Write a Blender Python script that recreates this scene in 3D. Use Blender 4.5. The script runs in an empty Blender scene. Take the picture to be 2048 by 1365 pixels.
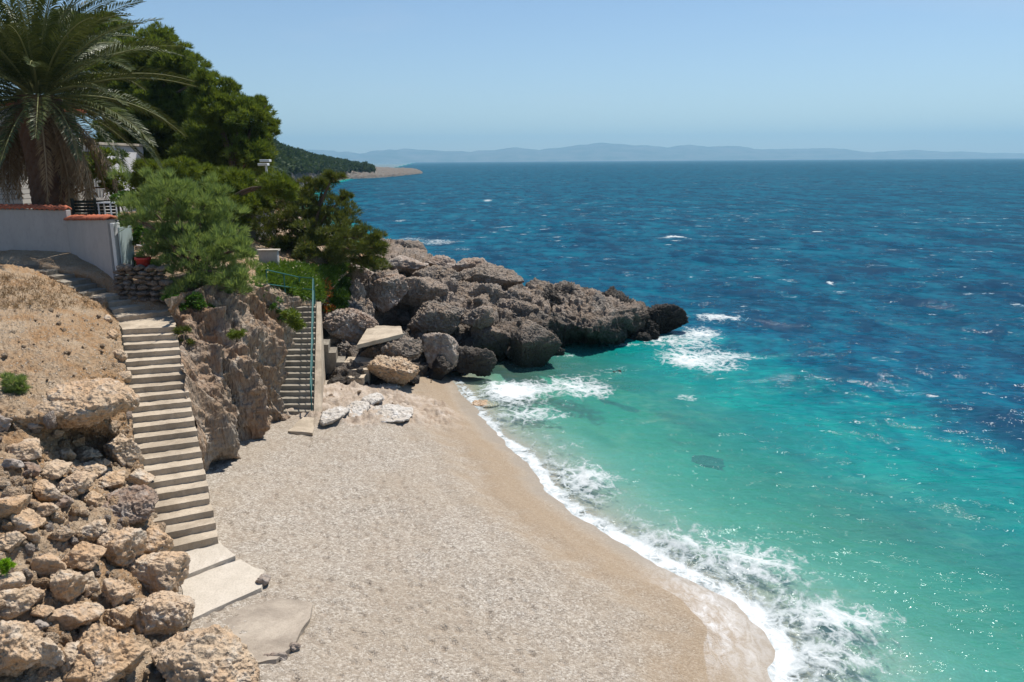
import bpy, bmesh, math, random
import numpy as np
from mathutils import Vector, Matrix
from mathutils.bvhtree import BVHTree
rng = np.random.default_rng(7)
random.seed(7)
SC = bpy.context.scene
C = SC.collection

# ------------------------------------------------------------------ camera
FPX = 1593.0                      # focal length in photo pixels (28 mm on 36 mm film)
PITCH = math.atan(360 / FPX)
ROLL = math.radians(0.38)
CZ = 9.2
_F = np.array([0, math.cos(PITCH), -math.sin(PITCH)])
_R0 = np.array([1, 0, 0.]); _U0 = np.array([0, math.sin(PITCH), math.cos(PITCH)])
_R = _R0 * math.cos(ROLL) - _U0 * math.sin(ROLL)
_U = _U0 * math.cos(ROLL) + _R0 * math.sin(ROLL)
CAM = np.array([0, 0, CZ])
cd = bpy.data.cameras.new('camera'); cam = bpy.data.objects.new('camera', cd); C.objects.link(cam)
cd.lens = 36 * FPX / 2048; cd.sensor_width = 36; cd.clip_start = 0.1; cd.clip_end = 60000
cam.matrix_world = Matrix(((_R[0], _U[0], -_F[0], 0), (_R[1], _U[1], -_F[1], 0), (_R[2], _U[2], -_F[2], CZ), (0, 0, 0, 1)))
SC.camera = cam

# ------------------------------------------------------------------ light
SUN_EL, SUN_AZ = 64.0, 40.0       # azimuth clockwise from +Y
w = bpy.data.worlds.new('World'); SC.world = w; w.use_nodes = True
nt = w.node_tree; nt.nodes.clear()
out = nt.nodes.new('ShaderNodeOutputWorld'); bg = nt.nodes.new('ShaderNodeBackground')
sky = nt.nodes.new('ShaderNodeTexSky'); sky.sky_type = 'NISHITA'; sky.sun_disc = False
sky.sun_elevation = math.radians(SUN_EL); sky.sun_rotation = math.radians(SUN_AZ)
sky.altitude = 0; sky.air_density = 1.0; sky.dust_density = 0.0; sky.ozone_density = 1.6
bg.inputs['Strength'].default_value = 0.089
# faint wisps of high cloud, laid out by direction in the sky
tc = nt.nodes.new('ShaderNodeTexCoord'); mp = nt.nodes.new('ShaderNodeMapping'); mp.inputs['Scale'].default_value = (2.2, 2.2, 14)
nz = nt.nodes.new('ShaderNodeTexNoise'); nz.inputs['Scale'].default_value = 1.3; nz.inputs['Detail'].default_value = 5
rp = nt.nodes.new('ShaderNodeValToRGB'); rp.color_ramp.elements[0].position = .56; rp.color_ramp.elements[1].position = .8
rp.color_ramp.elements[1].color = (.16, .16, .16, 1)
mx = nt.nodes.new('ShaderNodeMixRGB'); mx.inputs['Color2'].default_value = (7.5, 7.2, 7.6, 1)
L = nt.links.new
L(tc.outputs['Generated'], mp.inputs['Vector']); L(mp.outputs['Vector'], nz.inputs['Vector']); L(nz.outputs['Fac'], rp.inputs['Fac'])
tn = nt.nodes.new('ShaderNodeMixRGB'); tn.blend_type = 'MULTIPLY'; tn.inputs['Fac'].default_value = 1; tn.inputs['Color2'].default_value = (.98, 1.0, 1.07, 1)
L(sky.outputs['Color'], tn.inputs['Color1']); L(rp.outputs['Color'], mx.inputs['Fac']); L(tn.outputs['Color'], mx.inputs['Color1']); L(mx.outputs['Color'], bg.inputs['Color'])
L(bg.outputs['Background'], out.inputs['Surface'])
sv = Vector((math.sin(math.radians(SUN_AZ)) * math.cos(math.radians(SUN_EL)), math.cos(math.radians(SUN_AZ)) * math.cos(math.radians(SUN_EL)), math.sin(math.radians(SUN_EL))))
sl = bpy.data.lights.new('sun', 'SUN'); sl.energy = 5.0; sl.angle = math.radians(.53); sl.color = (1, .95, .87)
so = bpy.data.objects.new('sun', sl); C.objects.link(so); so.rotation_euler = sv.to_track_quat('Z', 'Y').to_euler(); so.location = (0, 0, 60)
SC.view_settings.view_transform = 'Standard'; SC.view_settings.look = 'None'; SC.view_settings.exposure = 0.25; SC.view_settings.gamma = 1
SC.render.engine = 'CYCLES'
cy = SC.cycles; cy.max_bounces = 6; cy.diffuse_bounces = 1; cy.glossy_bounces = 2; cy.transparent_max_bounces = 8; cy.volume_bounces = 0
cy.use_denoising = True; cy.caustics_reflective = False; cy.caustics_refractive = False; cy.sample_clamp_indirect = 4; cy.sample_clamp_direct = 12

# ------------------------------------------------------------------ geometry helpers
def G(px, py, z):
    """world point of photo pixel (px,py) at height z"""
    d = _F + _R * (px - 1024) / FPX + _U * (682.5 - py) / FPX
    t = (z - CZ) / d[2]
    return CAM + d * t
def GD(px, py, depth):
    return CAM + (_F + _R * (px - 1024) / FPX + _U * (682.5 - py) / FPX) * depth
def depth_of(P): return float(np.dot(np.asarray(P) - CAM, _F))
def zat(X, Y, py):
    """height of the point above (X,Y) that falls on photo row py"""
    v = (682.5 - py) / FPX
    # (P-C).U = v (P-C).F
    a = _U[2] - v * _F[2]; b = X * (_U[0] - v * _F[0]) + Y * (_U[1] - v * _F[1])
    return CZ - b / a
W = lambda x, y, z: np.array([x, y, z], float)

_GR = rng.normal(size=(512, 3)); _GR /= np.linalg.norm(_GR, axis=1)[:, None]
_PM = np.concatenate([rng.permutation(512)] * 3)
def perlin(P):
    P = np.asarray(P, float); i = np.floor(P).astype(int); f = P - i; i &= 511
    u = f * f * f * (f * (f * 6 - 15) + 10)
    r = 0
    for dx in (0, 1):
        for dy in (0, 1):
            for dz in (0, 1):
                h = _PM[(_PM[(_PM[(i[:, 0] + dx) & 511] + i[:, 1] + dy) & 511] + i[:, 2] + dz) & 511]
                g = _GR[h]
                d = g[:, 0] * (f[:, 0] - dx) + g[:, 1] * (f[:, 1] - dy) + g[:, 2] * (f[:, 2] - dz)
                wx = u[:, 0] if dx else 1 - u[:, 0]; wy = u[:, 1] if dy else 1 - u[:, 1]; wz = u[:, 2] if dz else 1 - u[:, 2]
                r = r + d * wx * wy * wz
    return r * 1.5
def fbm(P, octs=4, gain=.5, ridged=False):
    a, s, r, P = 1., 0., 0., np.asarray(P, float)
    for k in range(octs):
        n = perlin(P + 17.3 * k)
        if ridged: n = 1 - 2 * np.abs(n) - .45
        r = r + a * n; s += a; a *= gain; P = P * 2.03
    return r / s
def worley2(X, Y, seed=0):
    """F1, F2 and cell id in 2-D"""
    ix = np.floor(X).astype(int); iy = np.floor(Y).astype(int)
    f1 = np.full(X.shape, 9.); f2 = np.full(X.shape, 9.); idd = np.zeros(X.shape, int)
    for dx in (-1, 0, 1):
        for dy in (-1, 0, 1):
            h = _PM[(_PM[(ix + dx + seed) & 511] + iy + dy) & 511]
            px = ix + dx + .5 + .45 * _GR[h, 0]; py = iy + dy + .5 + .45 * _GR[h, 1]
            d = np.hypot(X - px, Y - py)
            m = d < f1
            f2 = np.where(m, f1, np.minimum(f2, d)); idd = np.where(m, h, idd); f1 = np.where(m, d, f1)
    return f1, f2, idd
def sstep(a, b, x):
    t = np.clip((x - a) / (b - a), 0, 1); return t * t * (3 - 2 * t)

def mesh_data(name, V, Fc, smooth=True, attrs=None):
    V = np.ascontiguousarray(V, np.float32); Fc = np.ascontiguousarray(Fc, np.int32)
    k = Fc.shape[1]; me = bpy.data.meshes.new(name)
    me.vertices.add(len(V)); me.vertices.foreach_set('co', V.ravel())
    me.loops.add(Fc.size); me.loops.foreach_set('vertex_index', Fc.ravel())
    me.polygons.add(len(Fc)); me.polygons.foreach_set('loop_start', np.arange(0, Fc.size, k, dtype=np.int32))
    me.polygons.foreach_set('loop_total', np.full(len(Fc), k, np.int32))
    me.polygons.foreach_set('use_smooth', np.full(len(Fc), smooth))
    me.update(calc_edges=True)
    if attrs:
        for n, a in attrs.items():
            at = me.attributes.new(n, 'FLOAT', 'POINT'); at.data.foreach_set('value', np.ascontiguousarray(a, np.float32).ravel())
    return me
def props(o, label=None, cat=None, group=None, kind=None):
    if label: o['label'] = label
    if cat: o['category'] = cat
    if group: o['group'] = group
    if kind: o['kind'] = kind
    return o
def put(name, me, mat=None, parent=None, loc=None):
    o = bpy.data.objects.new(name, me); C.objects.link(o)
    if mat and me and not me.materials: me.materials.append(mat)
    if parent is not None:
        o.parent = parent
    if loc is not None: o.location = loc
    return o
def meshobj(name, V, Fc, mat, parent=None, smooth=True, attrs=None, base=None):
    """link a mesh; with a parent the world verts are made local to it; base = own origin"""
    V = np.asarray(V, float)
    org = np.zeros(3)
    if parent is not None: org = np.array(parent['_o'])
    if base is not None: V = V - np.asarray(base)
    else: V = V - org
    o = put(name, mesh_data(name, V, Fc, smooth, attrs), mat, parent)
    if base is not None: o.location = Vector(np.asarray(base) - org)
    o['_o'] = [float(q) for q in (base if base is not None else org)]
    return o
def thing(name, label, cat, loc=(0, 0, 0), group=None):
    o = bpy.data.objects.new(name, None); C.objects.link(o); o.location = Vector([float(q) for q in loc])
    o['_o'] = [float(q) for q in loc]; o.empty_display_size = .2
    return props(o, label, cat, group)
def grid_faces(nv, nu):
    a = np.arange(nv * nu).reshape(nv, nu)
    return np.stack([a[:-1, :-1].ravel(), a[:-1, 1:].ravel(), a[1:, 1:].ravel(), a[1:, :-1].ravel()], 1)
def crom(P, n):
    P = np.asarray(P, float); m = len(P); t = np.linspace(0, m - 1, n); i = np.clip(np.floor(t).astype(int), 0, m - 2); f = (t - i)
    sh = (n,) + (1,) * (P.ndim - 1); f = f.reshape(sh)
    p1 = P[i]; p2 = P[i + 1]
    p0 = np.where((i > 0).reshape(sh), P[np.maximum(i - 1, 0)], 2 * p1 - p2); p3 = np.where((i + 2 < m).reshape(sh), P[np.minimum(i + 2, m - 1)], 2 * p2 - p1)
    return .5 * (2 * p1 + (p2 - p0) * f + (2 * p0 - 5 * p1 + 4 * p2 - p3) * f * f + (3 * p1 - p0 - 3 * p2 + p3) * f ** 3)
def loft(rows, nu, nv):
    R = np.stack([crom(r, nu) for r in rows])           # rows, nu, 3
    return crom(R, nv)                                   # nv, nu, 3
def normals(S):
    du = np.gradient(S, axis=1); dv = np.gradient(S, axis=0)
    n = np.cross(du, dv); n /= np.maximum(np.linalg.norm(n, axis=2, keepdims=True), 1e-9)
    return n
SURF = []
def add_surface(V, Fc):
    SURF.append(BVHTree.FromPolygons([tuple(v) for v in V.tolist()], Fc.tolist()))
def hit(px, py, only=None):
    d = _F + _R * (px - 1024) / FPX + _U * (682.5 - py) / FPX
    L_ = np.linalg.norm(d); best = None
    for k, t in enumerate(SURF):
        if only is not None and k not in only: continue
        loc, n, i, dist = t.ray_cast(Vector(CAM), Vector(d / L_))
        if loc is not None and (best is None or dist < best[0]): best = (dist, np.array(loc), np.array(n))
    if best is None:
        return None, None
    return best[1], best[2]
def box_mesh(c0, c1):
    """8 corners: c0 = 4 bottom, c1 = 4 top (same order, ccw)"""
    V = np.array(list(c0) + list(c1), float)
    Fc = np.array([[3, 2, 1, 0], [4, 5, 6, 7], [0, 1, 5, 4], [1, 2, 6, 5], [2, 3, 7, 6], [3, 0, 4, 7]])
    return V, Fc
_wt = bpy.data.textures.new('wear', 'CLOUDS'); _wt.noise_scale = .16; _wt.noise_depth = 4
def bevel(o, w=.012, seg=2):
    if o.data.materials and o.data.materials[0].name in ('warm_concrete', 'grey_concrete', 'pale_concrete'):
        m = o.modifiers.new('grid', 'SUBSURF'); m.subdivision_type = 'SIMPLE'; m.levels = m.render_levels = 4
        m = o.modifiers.new('wear', 'DISPLACE'); m.texture = _wt; m.texture_coords = 'GLOBAL'; m.strength = .045; m.mid_level = .5
        return m
    m = o.modifiers.new('bevel', 'BEVEL'); m.width = w; m.segments = seg; m.limit_method = 'ANGLE'; return o
def merge(parts):
    Vs, Fs, n = [], [], 0
    for V, Fc in parts:
        Vs.append(np.asarray(V, float)); Fs.append(np.asarray(Fc) + n); n += len(V)
    return np.concatenate(Vs), np.concatenate(Fs)
def tube(pts, rad, seg=8):
    pts = np.asarray(pts, float); n = len(pts); rad = np.broadcast_to(rad, (n,))
    t = np.gradient(pts, axis=0); t /= np.maximum(np.linalg.norm(t, axis=1)[:, None], 1e-9)
    up = np.where(np.abs(t[:, 2:3]) > .9, np.array([[1., 0, 0]]), np.array([[0, 0, 1.]]))
    a = np.cross(t, up); a /= np.linalg.norm(a, axis=1)[:, None]; b = np.cross(t, a)
    th = np.linspace(0, 2 * np.pi, seg, endpoint=False)
    V = pts[:, None] + rad[:, None, None] * (a[:, None] * np.cos(th)[None, :, None] + b[:, None] * np.sin(th)[None, :, None])
    V = V.reshape(-1, 3); Fc = []
    for i in range(n - 1):
        for k in range(seg): Fc.append([i * seg + k, i * seg + (k + 1) % seg, (i + 1) * seg + (k + 1) % seg, (i + 1) * seg + k])
    # caps
    V = np.vstack([V, pts[0], pts[-1]]); c0, c1 = n * seg, n * seg + 1
    for k in range(0, seg, 1):
        Fc.append([c0, (k + 1) % seg, k, k]); Fc.append([c1, (n - 1) * seg + k, (n - 1) * seg + (k + 1) % seg, (n - 1) * seg + (k + 1) % seg])
    Fc = np.array(Fc)
    # avoid degenerate quads: split caps off as thin quads is fine for rendering, validate later
    return V, Fc[: (n - 1) * seg]
def box_between(p, q, wd, hg):
    """square bar from p to q"""
    p = np.asarray(p, float); q = np.asarray(q, float); t = q - p; t /= np.linalg.norm(t)
    up = np.array([0, 0, 1.]) if abs(t[2]) < .9 else np.array([0, 1., 0])
    a = np.cross(t, up); a /= np.linalg.norm(a); b = np.cross(a, t)
    c = lambda P: [P - a * wd / 2 - b * hg / 2, P + a * wd / 2 - b * hg / 2, P + a * wd / 2 + b * hg / 2, P - a * wd / 2 + b * hg / 2]
    return box_mesh(c(p), c(q))

# ------------------------------------------------------------------ materials
class M:
    def __init__(s, name):
        s.m = bpy.data.materials.new(name); s.m.use_nodes = True; s.t = s.m.node_tree; s.t.nodes.clear()
        s.o = s.n('ShaderNodeOutputMaterial')
    def n(s, ty, **k):
        x = s.t.nodes.new(ty)
        for a, b in k.items(): setattr(x, a, b)
        return x
    def set(s, x, **k):
        for a, b in k.items():
            s.inp(x.inputs[a.replace('_', ' ')], b)
        return x
    def inp(s, sock, v):
        if isinstance(v, bpy.types.NodeSocket): s.t.links.new(v, sock)
        elif v is not None:
            if sock.type == 'RGBA' and len(v) == 3: v = (*v, 1)
            sock.default_value = v
    def coord(s, kind='Object', scale=1, off=None):
        if kind == 'Pos': c = s.n('ShaderNodeNewGeometry').outputs['Position']
        else: c = s.n('ShaderNodeTexCoord').outputs[kind]
        mp = s.n('ShaderNodeMapping'); s.inp(mp.inputs['Vector'], c)
        mp.inputs['Scale'].default_value = scale if isinstance(scale, tuple) else (scale,) * 3
        if off is not None: s.inp(mp.inputs['Location'], off)
        return mp.outputs['Vector']
    def noise(s, v, scale=1, det=4, rough=.55, dist=0):
        x = s.n('ShaderNodeTexNoise'); s.inp(x.inputs['Vector'], v); s.inp(x.inputs['Scale'], scale); x.inputs['Detail'].default_value = det
        x.inputs['Roughness'].default_value = rough; x.inputs['Distortion'].default_value = dist
        return x.outputs['Fac']
    def vor(s, v, scale=1, feature='F1', out='Distance', rnd=1):
        x = s.n('ShaderNodeTexVoronoi'); x.feature = feature; s.inp(x.inputs['Vector'], v); s.inp(x.inputs['Scale'], scale)
        x.inputs['Randomness'].default_value = rnd
        return x.outputs[out]
    def ramp(s, f, stops, interp='LINEAR'):
        x = s.n('ShaderNodeValToRGB'); s.inp(x.inputs['Fac'], f); cr = x.color_ramp; cr.interpolation = interp
        while len(cr.elements) < len(stops): cr.elements.new(.5)
        for e, (p, c) in zip(cr.elements, stops):
            e.position = p; e.color = (*c, 1) if not isinstance(c, (int, float)) else (c, c, c, 1)
        return x.outputs['Color']
    def mix(s, f, a, b, mode='MIX'):
        x = s.n('ShaderNodeMixRGB', blend_type=mode); s.inp(x.inputs['Fac'], f); s.inp(x.inputs['Color1'], a); s.inp(x.inputs['Color2'], b)
        return x.outputs['Color']
    def math(s, op, a, b=None, c=None, clamp=False):
        x = s.n('ShaderNodeMath', operation=op); x.use_clamp = clamp
        for i, v in enumerate((a, b, c)):
            if v is not None: s.inp(x.inputs[i], v)
        return x.outputs[0]
    def mapr(s, f, a, b, c=0., d=1.):
        x = s.n('ShaderNodeMapRange'); s.inp(x.inputs[0], f)
        for i, v in enumerate((a, b, c, d)): x.inputs[i + 1].default_value = v
        return x.outputs[0]
    def attr(s, name):
        return s.n('ShaderNodeAttribute', attribute_name=name).outputs['Fac']
    def rand(s): return s.n('ShaderNodeObjectInfo').outputs['Random']
    def sepz(s, axis='Z'):
        x = s.n('ShaderNodeSeparateXYZ'); s.inp(x.inputs[0], s.n('ShaderNodeNewGeometry').outputs['Position']); return x.outputs[axis]
    def bump(s, h, strength=.5, dist=.05, n=None):
        x = s.n('ShaderNodeBump'); s.inp(x.inputs['Height'], h); x.inputs['Strength'].default_value = strength; x.inputs['Distance'].default_value = dist
        if n is not None: s.inp(x.inputs['Normal'], n)
        return x.outputs['Normal']
    def bsdf(s, col, rough=.85, nrm=None, spec=.3, **k):
        x = s.n('ShaderNodeBsdfPrincipled'); s.inp(x.inputs['Base Color'], col); s.inp(x.inputs['Roughness'], rough)
        x.inputs['Specular IOR Level'].default_value = spec
        if nrm is not None: s.inp(x.inputs['Normal'], nrm)
        for a, b in k.items(): s.inp(x.inputs[a.replace('_', ' ')], b)
        return x.outputs[0]
    def out(s, sh):
        s.t.links.new(sh, s.o.inputs['Surface']); return s.m

def rock_mat(name, base, warm, pale, dark, wet=False, soil=None, scale=1., bstr=1., soilamt=.5, zs=1.):
    m = M(name)
    r = m.rand(); off = m.n('ShaderNodeCombineXYZ')
    for i in range(3): m.inp(off.inputs[i], m.math('MULTIPLY', r, 37.0 + 11 * i))
    v = m.coord('Object', (1, 1, zs), off.outputs[0])
    n1 = m.noise(v, .9 * scale, 5, .6, .6); n2 = m.noise(v, 3.1 * scale, 5, .65); n3 = m.noise(v, 14 * scale, 4, .7)
    c = m.mix(m.ramp(n1, [(.38, 0), (.62, 1)]), base, warm)
    c = m.mix(m.ramp(n2, [(.5, 0), (.68, .85)]), c, pale)
    c = m.mix(m.ramp(m.noise(v, 5.3 * scale, 5, .7, .4), [(.54, 0), (.72, .8)]), c, dark)
    c = m.mix(m.ramp(n3, [(.35, .45), (.5, 0)]), c, dark)
    c = m.mix(m.mapr(r, 0, 1, 0, .28), c, pale)
    if soil is not None: c = m.mix(m.ramp(m.noise(m.coord('Pos', 1), .55, 4, .6), [(.42, 0), (.66, soilamt)]), c, soil)
    if wet:
        z = m.math('ADD', m.sepz(), m.math('MULTIPLY', m.noise(m.coord('Pos', 1), .8, 4), -1.6))
        c = m.mix(m.ramp(m.mapr(z, -.8, 1.2), [(0, 1), (.55, .75), (1, 0)]), c, (.026, .025, .023))
    pit = m.vor(v, 17 * scale, 'SMOOTH_F1'); pit2 = m.vor(v, 6.5 * scale)
    h = m.math('ADD', m.math('MULTIPLY', n3, .9), m.math('MULTIPLY', pit, .8))
    h = m.math('ADD', h, m.math('MULTIPLY', pit2, 1.2)); h = m.math('ADD', h, m.math('MULTIPLY', n2, 2.2))
    nb = m.bump(h, .9 * bstr, .05)
    return m.out(m.bsdf(c, .9, nb, .25))
TAN = rock_mat('tan_limestone', (.52, .385, .255), (.54, .34, .185), (.64, .56, .46), (.20, .145, .10), soil=(.42, .23, .10), soilamt=.3, bstr=1.2)
GREY = rock_mat('grey_karst', (.20, .175, .15), (.25, .18, .125), (.38, .335, .29), (.045, .04, .034), wet=True, bstr=1.5, soil=(.36, .28, .22), soilamt=.6)
DARK = rock_mat('dark_karst', (.075, .07, .064), (.13, .10, .075), (.19, .17, .15), (.022, .02, .019), wet=True, bstr=1.6)
PINK = rock_mat('pinkish_limestone', (.33, .275, .23), (.30, .2, .14), (.47, .42, .37), (.085, .07, .06))
PALE = rock_mat('bleached_limestone', (.58, .54, .49), (.50, .44, .37), (.74, .71, .67), (.24, .20, .16), bstr=1.)
CLIFF = rock_mat('cliff_face', (.31, .26, .205), (.36, .235, .14), (.52, .46, .38), (.055, .05, .05), soil=(.30, .15, .07), soilamt=.5, zs=.4, bstr=1.5)

def conc_mat(name, col, stain, s=1.):
    m = M(name); v = m.coord('Pos', 1)
    big = m.ramp(m.noise(m.coord('Pos', (1, 1, .5)), .9, 5, .7, .6), [(.45, 0), (.62, .6)])
    c = m.mix(m.ramp(m.noise(v, 1.7 * s, 5, .65), [(.35, 0), (.7, .8)]), col, stain)
    c = m.mix(m.ramp(m.noise(v, 22, 3, .7), [(.3, .35), (.5, 0)]), c, tuple(q * .55 for q in stain))
    c = m.mix(m.mapr(m.rand(), 0, 1, 0, .25), c, tuple(q * .8 for q in col))
    c = m.mix(big, c, tuple(q * .62 for q in stain)) if name != 'pale_concrete' else c
    h = m.math('ADD', m.noise(v, 30, 4, .7), m.math('MULTIPLY', m.noise(v, 4, 3), 1.5))
    return m.out(m.bsdf(c, .9, m.bump(h, .6, .02), .2))
CONC = conc_mat('warm_concrete', (.56, .47, .36), (.42, .34, .25))
CONC2 = conc_mat('grey_concrete', (.36, .32, .26), (.22, .19, .15))
SLAB = conc_mat('pale_concrete', (.60, .53, .44), (.47, .41, .33))

def soil_mat():
    m = M('reddish_soil'); v = m.coord('Pos', 1)
    y = m.sepz('Z')
    n1 = m.noise(v, .7, 5, .6, .5); n2 = m.noise(v, 5, 5, .7); n3 = m.noise(v, 26, 3, .7)
    c = m.mix(m.ramp(n1, [(.4, 0), (.6, 1)]), (.38, .235, .125), (.46, .35, .24))
    c = m.mix(m.ramp(n2, [(.5, 0), (.7, .8)]), c, (.42, .34, .25))
    st = m.vor(v, 13, 'F1', 'Color'); sd = m.vor(v, 13, 'F1')
    x = m.n('ShaderNodeSeparateXYZ'); m.inp(x.inputs[0], st)
    stones = m.math('MULTIPLY', m.ramp(x.outputs[0], [(.52, 0), (.56, 1)]), m.ramp(sd, [(.28, 1), (.4, 0)]))
    c = m.mix(m.math('MULTIPLY', stones, .8), c, (.5, .42, .33))
    c = m.mix(m.ramp(n3, [(.32, .5), (.5, 0)]), c, (.12, .07, .04))
    c = m.mix(m.ramp(m.noise(v, 1.9, 4, .6), [(.58, 0), (.75, .5)]), c, (.19, .10, .05))
    h = m.math('ADD', m.math('MULTIPLY', stones, .8), m.math('ADD', m.math('MULTIPLY', n2, 1.8), n3))
    return m.out(m.bsdf(c, .95, m.bump(h, 1., .05), .1))
SOIL = soil_mat()

def simple(name, col, rough=.6, bump=0, metallic=0., var=.3, zs=1.):
    m = M(name); v = m.coord('Pos', (1, 1, zs))
    c = m.mix(m.ramp(m.noise(v, 2.3, 5, .65), [(.35, 0), (.75, var)]), col, tuple(q * .6 for q in col))
    c = m.mix(m.ramp(m.noise(v, 17, 3, .65), [(.3, var * .6), (.5, 0)]), c, tuple(q * .5 for q in col))
    return m.out(m.bsdf(c, rough, m.bump(m.noise(v, 40, 3), .3 + bump, .01), .3, Metallic=metallic))
PLASTER = simple('white_plaster', (.42, .40, .385), .9, .2, var=.42, zs=.4)
TERRA = simple('terracotta', (.48, .14, .07), .8, .3, var=.4)
GREENP = simple('green_painted_steel', (.03, .14, .13), .45)
WHITEP = simple('white_paint', (.74, .76, .75), .6)
DARKW = simple('dark_wood', (.025, .028, .02), .8)
BARK = simple('bark', (.13, .09, .065), .95, .7, var=.6)
PALMB = simple('palm_bark', (.15, .085, .055), .95, .7, var=.7)

def leaf_mat(name, a, b, dry=None, rough=.55, trans=.3):
    m = M(name); t = m.attr('tint'); v = m.coord('Pos', 1)
    c = m.mix(t, a, b)
    c = m.mix(m.ramp(m.noise(v, .8, 3), [(.4, 0), (.7, .35)]), c, b)
    if dry is not None: c = m.mix(m.ramp(t, [(.9, 0), (.93, 1)]), c, dry)
    p = m.bsdf(c, rough, None, .3)
    tr = m.n('ShaderNodeBsdfTranslucent'); m.inp(tr.inputs['Color'], c)
    m.inp(tr.inputs['Color'], m.mix(1, c, (1.5, 1.35, .8), 'MULTIPLY'))
    mx_ = m.n('ShaderNodeMixShader'); mx_.inputs[0].default_value = trans
    m.t.links.new(p, mx_.inputs[1]); m.t.links.new(tr.outputs[0], mx_.inputs[2])
    return m.out(mx_.outputs[0])
PINE = leaf_mat('pine_needles', (.04, .08, .012), (.15, .20, .03), rough=.6, trans=.4)
PINEB = leaf_mat('bright_pine_needles', (.07, .12, .015), (.17, .22, .03), rough=.6)
JUNI = leaf_mat('juniper_needles', (.045, .075, .015), (.13, .15, .03), (.2, .12, .05), rough=.6)
TAMA = leaf_mat('tamarisk_foliage', (.10, .17, .05), (.22, .30, .11), rough=.6, trans=.45)
BROAD = leaf_mat('broad_leaf', (.03, .09, .015), (.09, .18, .03), rough=.4)
SUCC = leaf_mat('succulent_leaf', (.05, .12, .015), (.14, .22, .03), (.45, .12, .03), rough=.35)
FLOWER = simple('pale_yellow_petal', (.75, .7, .42), .6)
PALMG = leaf_mat('palm_leaflet', (.018, .038, .010), (.11, .13, .04), rough=.45, trans=.12)
PALMD = leaf_mat('dry_palm_leaflet', (.16, .085, .035), (.34, .25, .15), rough=.7, trans=.15)
RACH = simple('palm_rachis', (.20, .20, .07), .6)
RACHD = simple('dry_rachis', (.36, .27, .17), .7)
FARWOOD = leaf_mat('far_pine_foliage', (.022, .05, .02), (.055, .085, .03), rough=.7)

# ------------------------------------------------------------------ shoreline, beach and seabed
SHORE = np.array([G(*q, 0)[:2] for q in [(1800, 1750), (1640, 1480), (1578, 1400), (1562, 1345), (1568, 1305), (1545, 1266), (1498, 1218), (1465, 1190), (1400, 1155), (1330, 1128), (1250, 1080), (1165, 1026), (1112, 988), (1092, 952), (1058, 912), (1004, 872), (965, 832), (942, 795), (925, 770), (900, 745)]]
                 + [np.array([-7., 45.]), np.array([-10., 62.]), np.array([-20., 95.]), np.array([-48., 180.]), np.array([-78., 320.]), np.array([-92., 450.])])
def shore_dist(X, Y):
    """signed distance to the waterline, + on land"""
    P = np.stack([X, Y], -1); best = np.full(X.shape, 1e9); sg = np.ones(X.shape)
    for a, b in zip(SHORE[:-1], SHORE[1:]):
        ab = b - a; t = np.clip(((P - a) @ ab) / (ab @ ab), 0, 1)
        q = P - (a + t[..., None] * ab); d = np.hypot(q[..., 0], q[..., 1])
        cr = ab[0] * (P[..., 1] - a[1]) - ab[1] * (P[..., 0] - a[0])
        m = d < best; best = np.where(m, d, best); sg = np.where(m, np.sign(cr), sg)
    return best * sg
def beach_h(X, Y, detail=True):
    s = shore_dist(X, Y)
    land = np.interp(s, [0, .8, 2.0, 3.0, 4.5, 8, 14, 40], [0, .13, .42, .62, .78, 1.08, 1.25, 1.5])
    wob = .06 * np.sin(X * .9 + Y * .5) + .05 * np.sin(Y * 1.3 - X * .4)
    dep = np.interp(-s, [0, 1, 3, 6, 10, 15, 20, 30], [0, .12, .45, 1.15, 2.4, 4.4, 7.2, 11])
    h = np.where(s > 0, land, -dep) + wob * sstep(.5, 4, np.abs(s)) * .7
    return h, s

def polar(a0, a1, na, t0, t1, ntt, H=CZ):
    a = np.radians(np.linspace(a0, a1, na)); th = np.radians(np.linspace(t0, t1, ntt))
    r = H / np.tan(a)
    Rr, T = np.meshgrid(r, th, indexing='ij')
    return Rr * np.sin(T), Rr * np.cos(T), Rr
X, Y, Rr = polar(62, 9.5, 700, -50, 60, 1050, CZ - 1)
h, s = beach_h(X, Y)
f1, f2, idd = worley2(X / .25 + .3 * np.sin(Y * 3), Y / .30, 3)
foot = (_GR[idd, 2] > .05) * (1 - sstep(.12, .42, f1)) * sstep(2.2, 5, s)
P3 = np.stack([X.ravel(), Y.ravel(), 0 * X.ravel()], 1)
nlow = fbm(P3 * np.array([1.4, 1.4, 1]), 4).reshape(X.shape)
nmid = fbm(P3 * 5., 2).reshape(X.shape)
dry = sstep(1.2, 3.2, s)
h = h - .04 * foot * (.6 + .8 * np.abs(_GR[idd, 0])) + (.05 * nlow + .03 * nmid) * dry
# berm ridges parallel to the water, and the rock shelf at the far end of the beach
h += .035 * np.sin(s * 5 + 2 * nlow) * sstep(.8, 1.6, s) * (1 - sstep(3.2, 4.5, s))
shc = G(735, 800, 1.0); e = ((X - shc[0]) / 3.6) ** 2 + ((Y - shc[1]) / 2.6) ** 2
shelf = 1 - sstep(.5, 1.2, e + .5 * nlow)
lay = fbm(P3 * np.array([.9, 1.5, 1]) + 5, 4, ridged=True).reshape(X.shape)
h += shelf * (np.floor(np.clip(lay * 1.4 + .6, 0, 2) * 3.2) / 3.2 * .27 + .06 * nmid)

bed = 1 - sstep(-3, -.8, s)
h += bed * .14 * fbm(P3 * .8 + 9, 4).reshape(X.shape)
wet = 1 - sstep(.35, 1.1, s + .5 * nlow)
berm = sstep(.2, 1.0, s) * (1 - sstep(1.3, 3.6, s + 1.2 * nlow))
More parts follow.
